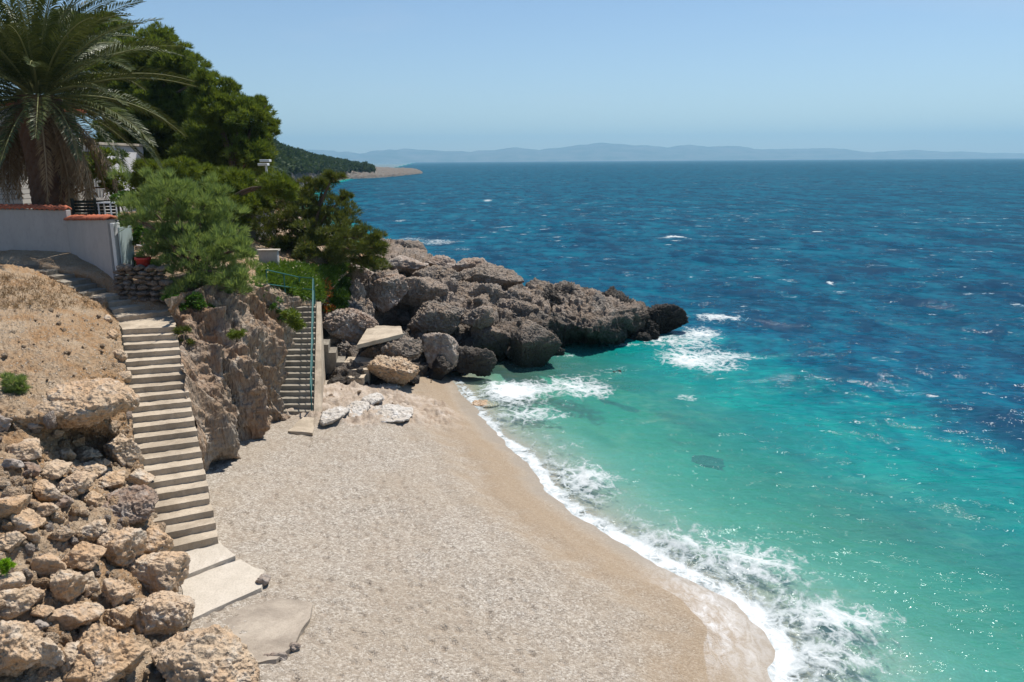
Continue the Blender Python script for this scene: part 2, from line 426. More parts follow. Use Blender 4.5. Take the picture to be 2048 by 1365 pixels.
# the sheet of spent wash on the sand near the lower right, foamy in part
wc = G(1400, 1215, 0.1); wash = np.exp(-(((X - wc[0] - .1) / .9) ** 2 + ((Y - wc[1] + .4) / 1.9) ** 2)) * (s < 1.4)
Vb = np.stack([X.ravel(), Y.ravel(), h.ravel()], 1)
Fb = grid_faces(*X.shape)[:, ::-1]

m = M('pebble_beach'); v = m.coord('Pos', 1)
aw = m.attr('wet'); ab = m.attr('berm'); ah = m.attr('shelf'); awa = m.attr('wash')
peb = m.vor(v, 28, 'F1', 'Color'); sx = m.n('ShaderNodeSeparateXYZ'); m.inp(sx.inputs[0], peb); pd = m.vor(v, 28)
c = m.ramp(sx.outputs[0], [(0, (.22, .185, .147)), (.35, (.315, .27, .22)), (.7, (.395, .345, .285)), (1, (.54, .49, .42))])
c = m.mix(m.ramp(m.noise(v, .5, 4, .6), [(.4, 0), (.65, .45)]), c, (.33, .26, .185))
c = m.mix(m.ramp(m.noise(v, 2.6, 4, .7), [(.5, 0), (.75, .4)]), c, (.28, .22, .165))
c = m.mix(m.math('MULTIPLY', m.attr('foot'), .2), c, (.31, .245, .19))
c = m.mix(m.math('MULTIPLY', ab, .72), c, m.ramp(m.noise(v, 30, 3, .7), [(.3, (.24, .165, .095)), (.7, (.37, .275, .18))]))
c = m.mix(m.math('MULTIPLY', ah, .75), c, m.ramp(m.noise(v, 2.2, 6, .7), [(.35, (.26, .19, .14)), (.5, (.44, .35, .27)), (.7, (.58, .50, .43))]))
c = m.mix(m.math('MULTIPLY', m.attr('bed'), m.ramp(m.math('ADD', m.math('MULTIPLY', m.noise(v, 1.1, 5, .65, .8), .6), m.math('MULTIPLY', m.noise(v, 3.5, 4, .7), .4)), [(.46, 0), (.60, .5)])), c, (.10, .095, .055))
c = m.mix(m.math('MULTIPLY', aw, .75), c, (.30, .245, .18))
wn = m.noise(m.coord('Pos', (2.2, 1.0, 1)), 2.2, 6, .7, .8)
c = m.mix(m.math('MULTIPLY', m.math('MULTIPLY', awa, 1.0), m.ramp(wn, [(.42, .15), (.68, .85)])), c, (.72, .72, .72))
hh = m.math('ADD', m.math('MULTIPLY', pd, -1.), m.math('MULTIPLY', m.noise(v, 9, 4, .7), 1.6))
dryf = m.math('SUBTRACT', 1, m.math('MULTIPLY', aw, .85))
bn = m.n('ShaderNodeBump'); m.inp(bn.inputs['Height'], hh); m.inp(bn.inputs['Strength'], dryf); bn.inputs['Distance'].default_value = .016
ro = m.math('SUBTRACT', .9, m.math('MULTIPLY', aw, .5))
BEACH = m.out(m.bsdf(c, ro, bn.outputs[0], .3))
add_surface(np.stack([X[::4, ::4].ravel(), Y[::4, ::4].ravel(), h[::4, ::4].ravel()], 1), grid_faces(*X[::4, ::4].shape))
o = meshobj('beach', Vb, Fb, BEACH, attrs=dict(bed=1 - sstep(-4.5, -1.6, s), wet=wet, berm=berm, shelf=shelf, wash=wash, foot=foot)); props(o, kind='structure', label='pale pebble beach curving along the turquoise water')

# wide seabed / ground sheet under everything, out to the horizon
gx = np.array([-16000, -2000, -300, -60, 60, 300, 2000, 16000.]); gX, gY = np.meshgrid(gx, np.array([-300, -40, 60, 400, 2000, 17000.]))
o = meshobj('ground', np.stack([gX.ravel(), gY.ravel(), np.full(gX.size, -14.)], 1), grid_faces(*gX.shape), simple('seabed_silt', (.12, .12, .1), .9)); props(o, kind='structure')

# ------------------------------------------------------------------ the sea
X, Y, Rr = polar(62, .035, 1000, -58, 58, 1240)
th0 = math.atan2(-.30, -.95)
dr = np.abs(np.gradient(Rr, axis=0)); cell = np.maximum(dr, Rr * math.radians(116 / 1240))
s = shore_dist(X, Y)
Zw = np.zeros(X.shape); DX = np.zeros(X.shape); DY = np.zeros(X.shape)
wr = np.random.default_rng(3)
for k in range(64):
    lam = 0.45 * (22 / .45) ** wr.random(); ang = -math.pi / 2 - .28 + wr.normal() * .42
    kx, ky = math.cos(ang) * 2 * math.pi / lam, math.sin(ang) * 2 * math.pi / lam
    amp = .0064 * lam ** .74 * (.5 + wr.random())
    if lam > 10: amp *= .5
    ph = kx * X + ky * Y + wr.random() * 6.28
    fil = sstep(1.6, 3.6, lam / cell)
    Zw += amp * np.sin(ph) * fil; DX += -amp * .9 * math.cos(ang) * -np.cos(ph) * fil; DY += -amp * .9 * math.sin(ang) * -np.cos(ph) * fil
calm = .22 + .78 * sstep(2, 22, -s)
Zw *= calm; DX *= calm; DY *= calm
# a small breaker ridge that runs parallel to the shore
br = 1.1 + .35 * np.sin(X * 1.1) + .25 * np.sin(Y * .8 + 1)
Zw += .11 * np.exp(-((-s - br) / .35) ** 2) * (.4 + .6 * np.sin(Y * .9 + 1.3) ** 2)
Zw += .10 * np.exp(-((-s - br * 2.6) / .5) ** 2) * (np.sin(Y * .55 + .3) ** 2)
Zw += .035
hb, _ = beach_h(X, Y)
depth = np.clip(-hb * (1 + 4 * sstep(40, 58, Y)), 0, 12)
depth = np.where(-s > 28, 12, depth)
foam = np.zeros(X.shape)
wob = fbm(np.stack([X.ravel() * .6, Y.ravel() * .6, 0 * X.ravel()], 1), 3).reshape(X.shape)
d_ = -s
foam += .34 * (1 - sstep(.0, .30 + .5 * wob, d_)) + .27 * (1 - sstep(.3, 4.6 + 3.4 * wob, d_)) * sstep(0, 10, 34 - Y) + .20 * (1 - sstep(3, 9, d_))
def blob(px, py, rx, ry, st, rot=0):
    c = G(px, py, 0); ax = abs(G(px + rx, py, 0)[0] - c[0]); ay = abs(G(px, py - ry, 0)[1] - G(px, py + ry, 0)[1]) / 2
    x = X - c[0]; y = Y - c[1]
    return st * np.exp(-(x / ax) ** 2 - (y / ay) ** 2)
for b in [(1440, 640, 75, 9, .85), (1400, 665, 60, 14, .7), (1380, 690, 90, 22, .6), (1440, 735, 90, 24, .62), (1350, 720, 60, 20, .5), (1490, 710, 90, 10, .45), (1380, 795, 45, 14, .62),
          (1300, 675, 40, 9, .6), (1240, 740, 70, 14, .42), (1150, 770, 90, 24, .55), (1020, 785, 60, 20, .85), (1070, 830, 80, 20, .35), (1200, 790, 60, 15, .35), (1240, 690, 60, 5, .5),
          (875, 486, 60, 9, .62), (930, 500, 50, 6, .45), (820, 478, 40, 5, .5), (1130, 712, 60, 6, .45), (1330, 1090, 130, 30, .2), (1500, 1130, 120, 40, .28), (1560, 1240, 110, 40, .15), (1640, 1320, 110, 45, .24),
          (1700, 1240, 90, 30, .35), (1160, 960, 60, 30, .3), (1050, 700, 120, 5, .3), (1700, 755, 60, 5, .4), (1860, 790, 18, 5, .7), (1345, 474, 25, 3, 1.0), (1370, 476, 16, 3, 1.0), (1660, 567, 10, 3, .9), (1935, 590, 20, 3, .6),
          (975, 402, 14, 2, .9), (800, 443, 22, 2, .7), (1500, 520, 40, 3, .3), (1240, 640, 30, 4, .3), (1590, 640, 70, 7, .35)]:
    foam += blob(*b)
foam = np.clip(foam, 0, 1.6) * (s < 1.2)
V = np.stack([(X + DX).ravel(), (Y + DY).ravel(), Zw.ravel()], 1)
m = M('sea_water')
d = m.attr('depth'); fo = m.attr('foam')
pos = m.coord('Pos', 1)
dn = m.math('ADD', d, m.math('MULTIPLY', m.math('SUBTRACT', m.noise(m.coord('Pos', (.22, .5, 1)), 1, 4, .6), .5), m.math('MULTIPLY', d, .75)))
S = m.ramp(m.math('DIVIDE', dn, 10), [(0, (.02, .03, .02)), (.05, (.045, .095, .075)), (.13, (.022, .150, .125)), (.22, (.003, .175, .160)), (.34, (.0, .150, .160)), (.48, (.0, .080, .125)), (.75, (.0, .056, .106)), (1, (.0, .053, .096))])
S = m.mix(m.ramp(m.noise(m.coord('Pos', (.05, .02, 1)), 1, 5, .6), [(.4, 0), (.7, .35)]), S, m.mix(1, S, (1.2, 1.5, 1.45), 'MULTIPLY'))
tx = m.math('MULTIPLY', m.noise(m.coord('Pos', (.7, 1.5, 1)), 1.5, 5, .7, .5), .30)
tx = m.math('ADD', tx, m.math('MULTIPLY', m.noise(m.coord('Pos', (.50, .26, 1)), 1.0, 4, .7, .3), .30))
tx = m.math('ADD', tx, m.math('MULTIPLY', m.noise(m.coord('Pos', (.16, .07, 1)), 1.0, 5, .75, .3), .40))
txc = m.ramp(tx, [(.42, (.22, .40, .52)), (.5, (1, 1, 1)), (.57, (7, 1.95, 1.6))])  # light and dark of the ripples painted into the water colour
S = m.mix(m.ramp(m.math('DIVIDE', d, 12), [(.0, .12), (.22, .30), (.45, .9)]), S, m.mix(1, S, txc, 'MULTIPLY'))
def ex(k):
    return m.math('EXPONENT', m.math('MULTIPLY', dn, -k))
T = m.n('ShaderNodeCombineXYZ'); m.inp(T.inputs[0], ex(2.3)); m.inp(T.inputs[1], ex(.42)); m.inp(T.inputs[2], ex(.55))
b1 = m.noise(m.coord('Pos', (1.0, 2.0, 1)), 1.5, 4, .6, .3)
b2 = m.noise(m.coord('Pos', (.16, .38, 1)), 1.6, 5, .62, .4)
b3 = m.noise(pos, 9, 3, .6)
hgt = m.math('ADD', m.math('MULTIPLY', b2, 1.05), m.math('ADD', m.math('MULTIPLY', b1, .62), m.math('MULTIPLY', b3, .05)))
nb = m.bump(hgt, 1, .15)
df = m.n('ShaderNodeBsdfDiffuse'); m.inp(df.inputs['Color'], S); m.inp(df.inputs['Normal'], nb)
tr = m.n('ShaderNodeBsdfTransparent'); m.inp(tr.inputs['Color'], T.outputs[0])
ad = m.n('ShaderNodeAddShader'); m.t.links.new(df.outputs[0], ad.inputs[0]); m.t.links.new(tr.outputs[0], ad.inputs[1])
gl = m.n('ShaderNodeBsdfGlossy'); gl.distribution = 'BECKMANN'; gl.inputs['Roughness'].default_value = .09; m.inp(gl.inputs['Normal'], nb); gl.inputs['Color'].default_value = (.9, .95, 1, 1)
fr = m.n('ShaderNodeFresnel'); fr.inputs['IOR'].default_value = 1.33; m.inp(fr.inputs['Normal'], nb)
frs = m.math('MINIMUM', m.math('MULTIPLY', fr.outputs[0], .30), .13)
m1 = m.n('ShaderNodeMixShader'); m.t.links.new(frs, m1.inputs[0]); m.t.links.new(ad.outputs[0], m1.inputs[1]); m.t.links.new(gl.outputs[0], m1.inputs[2])
# foam: lace of stretched, warped cells whose web thickens with the foam density
wv = m.n('ShaderNodeVectorMath', operation='ADD'); wn_ = m.n('ShaderNodeTexNoise'); m.inp(wn_.inputs['Vector'], pos); wn_.inputs['Scale'].default_value = 1.1; wn_.inputs['Detail'].default_value = 5
sc_ = m.n('ShaderNodeVectorMath', operation='SCALE'); m.inp(sc_.inputs[0], wn_.outputs['Color']); sc_.inputs['Scale'].default_value = .85
m.inp(wv.inputs[0], pos); m.inp(wv.inputs[1], sc_.outputs[0])
mp2 = m.n('ShaderNodeMapping'); m.inp(mp2.inputs['Vector'], wv.outputs[0]); mp2.inputs['Rotation'].default_value = (0, 0, math.radians(22)); mp2.inputs['Scale'].default_value = (1.15, .80, 1)
e1 = m.vor(mp2.outputs[0], 1.6, 'DISTANCE_TO_EDGE'); e2 = m.vor(mp2.outputs[0], 4.3, 'DISTANCE_TO_EDGE'); fn = m.noise(mp2.outputs[0], 2.6, 6, .72)
fn2 = m.noise(pos, 14, 4, .7)
web = m.math('MAXIMUM', m.math('SUBTRACT', 1, m.math('MULTIPLY', e1, 5.0)), m.math('SUBTRACT', .8, m.math('MULTIPLY', e2, 5.0)))
lace = m.math('ADD', m.math('MULTIPLY', m.math('MAXIMUM', web, -.6), .27), m.math('ADD', m.math('MULTIPLY', fn, 1.1), m.math('MULTIPLY', fn2, .36)))
fm = m.math('ADD', lace, m.math('SUBTRACT', m.math('MULTIPLY', fo, 1.15), 1.48))
fmask = m.ramp(fm, [(0, 0), (.06, .30), (.22, .78), (.5, .96)])
fmask = m.math('MULTIPLY', fmask, m.ramp(fo, [(.06, 0), (.2, 1)]))
# wind-blown whitecaps on the open sea
cap = m.noise(m.coord('Pos', (.09, .22, 1)), 3.0, 6, .75, .3); capz = m.noise(m.coord('Pos', (.012, .008, 1)), 1, 2)
capm = m.math('MULTIPLY', m.ramp(m.math('ADD', cap, m.math('MULTIPLY', capz, .15)), [(.70, 0), (.75, .9)]), m.ramp(m.math('DIVIDE', d, 12), [(.6, 0), (.9, 1)]))
fmask = m.math('MAXIMUM', fmask, capm)
fd = m.n('ShaderNodeBsdfDiffuse'); m.inp(fd.inputs['Color'], m.ramp(fm, [(.1, (.42, .47, .47)), (.5, (.66, .68, .68))])); m.inp(fd.inputs['Normal'], m.bump(lace, .5, .05))
m2 = m.n('ShaderNodeMixShader'); m.t.links.new(fmask, m2.inputs[0]); m.t.links.new(m1.outputs[0], m2.inputs[1]); m.t.links.new(fd.outputs[0], m2.inputs[2])
SEA = m.out(m2.outputs[0])
o = meshobj('sea', V, grid_faces(*X.shape)[:, ::-1], SEA, attrs=dict(depth=depth, foam=foam)); props(o, kind='structure', label='windy blue sea turning turquoise and foamy at the beach')

# ------------------------------------------------------------------ lofted land
def land(name, rows, nu, nv, mat, disp, kind='structure', surf=True, **lab):
    S_ = loft(rows, nu, nv); n = normals(S_)
    if n[..., 2].mean() < 0: n = -n; flip = True
    else: flip = False
    P = S_.reshape(-1, 3)
    V = P + n.reshape(-1, 3) * disp(P)[:, None]
    Fc = grid_faces(nv, nu)
    if flip: Fc = Fc[:, ::-1]
    o = meshobj(name, V, Fc, mat); props(o, kind=kind, **lab)
    if surf:
        st = 2; Vs = V.reshape(nv, nu, 3)[::st, ::st]; add_surface(Vs.reshape(-1, 3), grid_faces(*Vs.shape[:2]))
    return V.reshape(nv, nu, 3)
g = G
bank = [
 [g(-250, 515, 6.3), g(0, 530, 6.05), g(100, 552, 5.65), g(150, 580, 5.3), g(205, 604, 4.98), g(236, 642, 4.62)],
 [g(-250, 570, 6.1), g(0, 566, 5.9), g(80, 585, 5.7), g(150, 610, 5.35), g(205, 640, 4.95), g(241, 672, 4.52)],
 [g(-250, 660, 5.4), g(0, 660, 5.35), g(80, 670, 5.2), g(150, 680, 5.0), g(212, 702, 4.6), g(250, 725, 4.15)],
 [g(-250, 760, 4.9), g(0, 760, 4.7), g(80, 762, 4.6), g(150, 770, 4.4), g(218, 778, 4.0), g(259, 795, 3.55)],
 [g(-250, 825, 4.5), g(0, 825, 4.35), g(80, 832, 4.2), g(150, 838, 4.0), g(218, 845, 3.5), g(266, 862, 3.0)],
 [g(-250, 870, 4.1), g(0, 870, 3.95), g(80, 878, 3.7), g(150, 885, 3.1), g(215, 900, 2.8), g(282, 940, 2.45)],
 [g(-250, 1000, 3.6), g(0, 1000, 3.4), g(100, 1000, 3.0), g(180, 1000, 2.7), g(250, 1000, 2.4), g(308, 1020, 1.85)],
 [g(-250, 1120, 3.1), g(0, 1120, 2.8), g(100, 1120, 2.5), g(190, 1120, 2.2), g(270, 1120, 1.8), g(335, 1125, 1.35)],
 [g(-250, 1250, 2.7), g(0, 1250, 2.3), g(110, 1250, 2.0), g(200, 1245, 1.75), g(290, 1240, 1.4), g(368, 1228, .95)],
 [g(-250, 1400, 2.2), g(0, 1400, 1.8), g(120, 1400, 1.5), g(220, 1400, 1.3), g(310, 1390, 1.0), g(390, 1370, .8)],
 [W(-12, 4, 3.0), W(-9.5, 3.5, 2.2), W(-8, 3.5, 1.6), W(-7, 3.5, 1.2), W(-6, 3.5, 1.0), W(-5, 3.5, .8)]]
def disp_bank(P):
    f1_, f2_, i_ = worley2(P[:, 0] * 2.6 + P[:, 2], P[:, 1] * 2.6, 5)
    lower = sstep(16.5, 14.5, P[:, 1])
    return .10 * fbm(P * .9, 5) + .07 * fbm(P * 4.5, 4, ridged=True) + lower * (.16 * (1 - f1_ * 1.4)) + .05 * perlin(P * 11) * 1.0 + .025 * perlin(P * 24)
land('hillside', bank, 300, 420, SOIL, disp_bank, label='dry reddish bank of soil and rubble left of the long staircase')

cliff = [
 [g(330, 600, 5.5), g(390, 580, 5.4), g(440, 575, 5.3), g(500, 575, 5.1), g(545, 585, 4.7), g(590, 604, 3.9)],
 [g(352, 652, 4.5), g(375, 632, 4.8), g(430, 612, 4.9), g(490, 606, 4.75), g(540, 612, 4.4), g(574, 625, 3.75)],
 [g(367, 740, 3.85), g(400, 700, 3.95), g(450, 690, 3.9), g(500, 690, 3.7), g(545, 690, 3.4), g(571, 690, 3.0)],
 [g(389, 830, 2.95), g(418, 800, 2.9), g(458, 790, 2.7), g(502, 780, 2.6), g(545, 770, 2.4), g(573, 765, 2.1)],
 [g(404, 905, 2.15), g(428, 880, 2.1), g(465, 852, 1.9), g(508, 838, 1.7), g(550, 818, 1.6), g(577, 812, 1.4)],
 [g(414, 950, .95), g(440, 918, .95), g(474, 890, .95), g(512, 870, .95), g(552, 850, .95), g(580, 838, .9)],
 [g(414, 952, .3), g(440, 920, .3), g(474, 892, .3), g(512, 872, .3), g(552, 852, .3), g(580, 840, .3)]]
def disp_cliff(P):
    q = P * np.array([1, 1, .3])
    e = sstep(.0, 1.0, 1.)  # full strength
    a = 1.05 * fbm(q * .75 + 3, 3, .5, ridged=True) + .22 * fbm(P * np.array([2.4, 2.4, 1.3]), 4, ridged=True) + .045 * perlin(P * 8) + .02 * perlin(P * 21)
    # keep the edge beside the stairs tidy
    dx = P[:, 0] - (-9.87 + (P[:, 1] - 22.8) * (-6.28 + 9.87) / (15.55 - 22.8))
    return a * (.25 + .75 * sstep(.1, .9, dx)) - .06
land('cliff', cliff, 330, 330, CLIFF, disp_cliff, label='weathered ochre and grey cliff face between the two staircases')

point = [
 [g(646, 775, .9), g(735, 772, .8), g(830, 768, .5), g(920, 748, .1), g(1000, 738, -.6), g(1110, 745, -1.2), g(1180, 702, -1.4), g(1250, 708, -1.4), g(1320, 680, -1.4), g(1375, 650, -1.4)],
 [g(650, 700, 1.5), g(720, 716, 1.4), g(800, 702, 1.3), g(870, 702, 1.0), g(950, 695, .8), g(1030, 690, .8), g(1120, 664, .9), g(1200, 668, 1.0), g(1290, 645, .8), g(1350, 640, .1)],
 [g(650, 650, 2.5), g(720, 642, 2.5), g(785, 628, 2.3), g(850, 622, 2.2), g(925, 610, 2.2), g(1000, 607, 2.0), g(1085, 594, 2.1), g(1170, 594, 2.3), g(1250, 608, 1.9), g(1320, 626, .5)],
 [g(640, 602, 3.4), g(710, 574, 3.5), g(780, 556, 3.4), g(850, 551, 3.2), g(920, 553, 3.0), g(1000, 567, 2.6), g(1070, 568, 2.5), g(1130, 563, 2.6), g(1210, 580, 2.2), g(1290, 613, .6)],
 [g(620, 560, 4.4), g(700, 532, 4.2), g(770, 508, 4.1), g(830, 514, 3.3), g(900, 531, 2.9), g(970, 546, 2.5), g(1050, 562, 2.1), g(1130, 558, 2.2), g(1210, 576, 1.7), g(1290, 611, .4)],
 [g(600, 520, 4.8), g(690, 500, 4.4), g(768, 480, 3.0), g(826, 493, 2.1), g(900, 518, 1.9), g(960, 536, 1.7), g(1030, 556, 1.5), g(1130, 556, 1.5), g(1210, 574, 1.0), g(1290, 610, .0)]]
for k_, dz_ in ((3, -.35), (4, -.8), (5, -.6)): point[k_] = [p + np.array([0, 0, dz_]) for p in point[k_]]
point.append([p + np.array([1.5, 5, -p[2] - 2.5]) for p in point[-1]])
_cv = g(784, 626, 2.2)
def disp_point(P):
    wq = .35 * fbm(P * .8 + 3, 2)
    a1, a2, ai = worley2(P[:, 0] * .62 + .35 * P[:, 2] + wq, P[:, 1] * .42 + .5 * P[:, 2] + wq, 9)
    b1_, b2_, bi = worley2(P[:, 0] * 1.7 + P[:, 2] + wq * 2, P[:, 1] * 1.3 + P[:, 2] * 1.2, 4)
    blk = .32 * _GR[ai, 0] + .45 * (1 - a1 * 1.3) - .35 * (1 - sstep(0, .16, a2 - a1)) + .10 * _GR[bi, 1] - .12 * (1 - sstep(0, .14, b2_ - b1_))
    cr = sstep(1.5, 3.0, P[:, 0])
    blk = blk * (1 - .65 * cr) + cr * .22 * fbm(P * np.array([1.6, 1.0, .5]) + 40, 4, .6, ridged=True)
    return -.28 + blk + .45 * fbm(P * .55 + 8, 5, .55, ridged=True) + .26 * fbm(P * 1.9, 4, ridged=True) + .07 * perlin(P * 5.5) + .12 - 2.2 * np.exp(-((P[:, 0] - _cv[0]) / .75) ** 2 - ((P[:, 2] - _cv[2]) / .6) ** 2 - ((P[:, 1] - _cv[1]) / 1.6) ** 2)
land('rocky_point', point, 420, 300, GREY, disp_point, label='craggy grey limestone point running out into the sea')

plat = [
 [g(236, 642, 4.55), g(352, 648, 4.4), g(400, 625, 4.6), g(450, 612, 4.6), g(520, 603, 4.5), g(575, 610, 4.0), g(645, 612, 3.3)],
 [g(150, 570, 5.3), g(260, 578, 5.3), g(350, 560, 5.4), g(430, 548, 5.5), g(520, 562, 5.0), g(600, 578, 4.3), g(680, 560, 3.9)],
 [g(-100, 500, 6.3), g(120, 505, 6.2), g(300, 500, 6.0), g(440, 500, 5.9), g(560, 520, 5.2), g(640, 530, 4.7), g(740, 515, 4.1)],
 [W(-34, 38, 7.4), W(-26, 38, 7.1), W(-19, 38, 6.7), W(-15, 39, 6.3), W(-12, 40, 5.6), W(-9.5, 41, 4.8), W(-7, 43, 4.2)],
 [W(-60, 70, 9), W(-44, 70, 8.4), W(-32, 70, 7.4), W(-25, 70, 6.4), W(-19, 70, 4.6), W(-15, 69, 2.8), W(-11, 67, 1.5)],
 [W(-120, 130, 13), W(-90, 130, 12), W(-66, 130, 11), W(-54, 130, 8), W(-46, 130, 5), W(-39, 127, 2), W(-28, 122, -2)],
 [W(-260, 330, 24), W(-200, 330, 22), W(-150, 330, 16), W(-120, 330, 10), W(-104, 330, 6), W(-92, 325, 2.5), W(-78, 320, -2)]]
land('plateau', plat, 160, 200, SOIL, lambda P: .15 * fbm(P * .6, 4) + .04 * fbm(P * 3, 3), label='scrubby ground behind the cliff top')

# ------------------------------------------------------------------ rocks
def ico(sub):
    bm = bmesh.new(); bmesh.ops.create_icosphere(bm, subdivisions=sub, radius=1)
    V = np.array([v.co[:] for v in bm.verts]); Fc = np.array([[v.index for v in f.verts] for f in bm.faces]); bm.free(); return V, Fc
ICO = {k: ico(k) for k in (2, 3, 4, 5, 6, 7)}
_RG = [np.linalg.qr(np.random.default_rng(i).normal(size=(3, 3)))[0] for i in range(40)]
def rock_verts(sub, dims, seed, facets=12, p=9, rough=.12, fine=.03, rot=None, stretch=(1, 1, 1), flat=False, crack=1., taper=0.):
    r = np.random.default_rng(seed); U_, Fc = ICO[sub]
    n = r.normal(size=(facets, 3)); n /= np.linalg.norm(n, axis=1)[:, None]
    n = np.vstack([n, -n[:3], _RG[seed % 40], -_RG[seed % 40]]); off = np.concatenate([.62 + .38 * r.random(facets + 3), .85 + .25 * r.random(6)])
    d = np.maximum(U_ @ n.T, 1e-4) / off[None]
    rad = (d ** p).sum(1) ** (-1 / p)
    P = U_ * rad[:, None]
    mx_ = np.abs(P).max(0); P = P / mx_
    dims = np.asarray(dims, float) / 2
    P = P * dims * np.array([1.06, 1.1, 1.06])
    sz = dims.mean(); so_ = r.random(3) * 100
    N = U_ / dims; N /= np.linalg.norm(N, axis=1)[:, None]
    q = P * np.array(stretch)
    k = 1.3 / sz
    dsp = .09 * sz * fbm(q * k * 2.7 + so_ + 9, 3, .6, ridged=True) * min(1, rough / .2) + rough * sz * (fbm(q * k + so_, 4, .55, ridged=True) + .6 * fbm(q * k * .6 + so_ + 40, 2)) + fine * np.minimum(sz, .5) * (fbm(q * 7 + so_, 3, .6, ridged=True) * 1.6 + perlin(q * 17 + so_) * .8)
    dsp -= crack * .10 * sz * (1 - sstep(0, .07, np.abs(perlin(q * k * .55 + so_ + 70)))) + crack * .05 * sz * (1 - sstep(0, .06, np.abs(perlin(q * k * 1.3 + so_ + 90))))
    P = P + N * dsp[:, None]
    if taper: P[:, 2] = np.where(P[:, 2] < 0, P[:, 2] * (1 - taper * np.clip(P[:, 0] / dims[0] * .5 + .5, 0, 1) ** 1.3), P[:, 2] * (1 - .35 * taper * np.clip(P[:, 0] / dims[0] * .5 + .5, 0, 1)))
    if rot is not None:
        P = P @ np.array(Matrix.Rotation(rot[2], 3, 'Z') @ Matrix.Rotation(rot[1], 3, 'Y') @ Matrix.Rotation(rot[0], 3, 'X')).T
    return P, Fc
def rock(name, centre, dims, mat, label, cat='rock', group=None, sub=4, seed=1, **k):
    V, Fc = rock_verts(sub, dims, seed, **k)
    o = meshobj(name, V + centre, Fc, mat, base=centre)
    props(o, label, cat, group); return o
def rock_px(bb, z, mat, label, seed, sub=4, name='boulder', dth=.85, sink=.12, group=None, only=None, **k):
    """bb = x0,y0,x1,y1 in the photo; z = height of its foot, or None to rest on the lofted land"""
    cx = (bb[0] + bb[2]) / 2
    if z is None:
        P, _ = hit(cx, bb[1] * .3 + bb[3] * .7, [0, 1]); dep = depth_of(P) 
        foot = P
    else:
        foot = g(cx, bb[3], z); dep = depth_of(foot)
    wd = (bb[2] - bb[0]) * dep / FPX; ht = (bb[3] - bb[1]) * dep / FPX
    if z is None:
        vis = ht; down = math.atan2(CZ - P[2], math.hypot(P[0], P[1]))
        hh_ = vis * .80; dd = wd * dth
        cen = GD(cx, (bb[1] + bb[3]) / 2, dep)
        return rock(name, cen, (wd * 1.10, dd * 1.1, hh_ * 1.08), mat, label, sub=sub, seed=seed, group=group, **k)
    hh_ = ht * 1.0; dd = wd * dth
    cen = foot + np.array([0, dd * .42, hh_ * .5 - sink * hh_ * .5])
    cen = cen + 0
    return rock(name, cen, (wd, dd, hh_ * (1 + sink)), mat, label, sub=sub, seed=seed, group=group, **k)

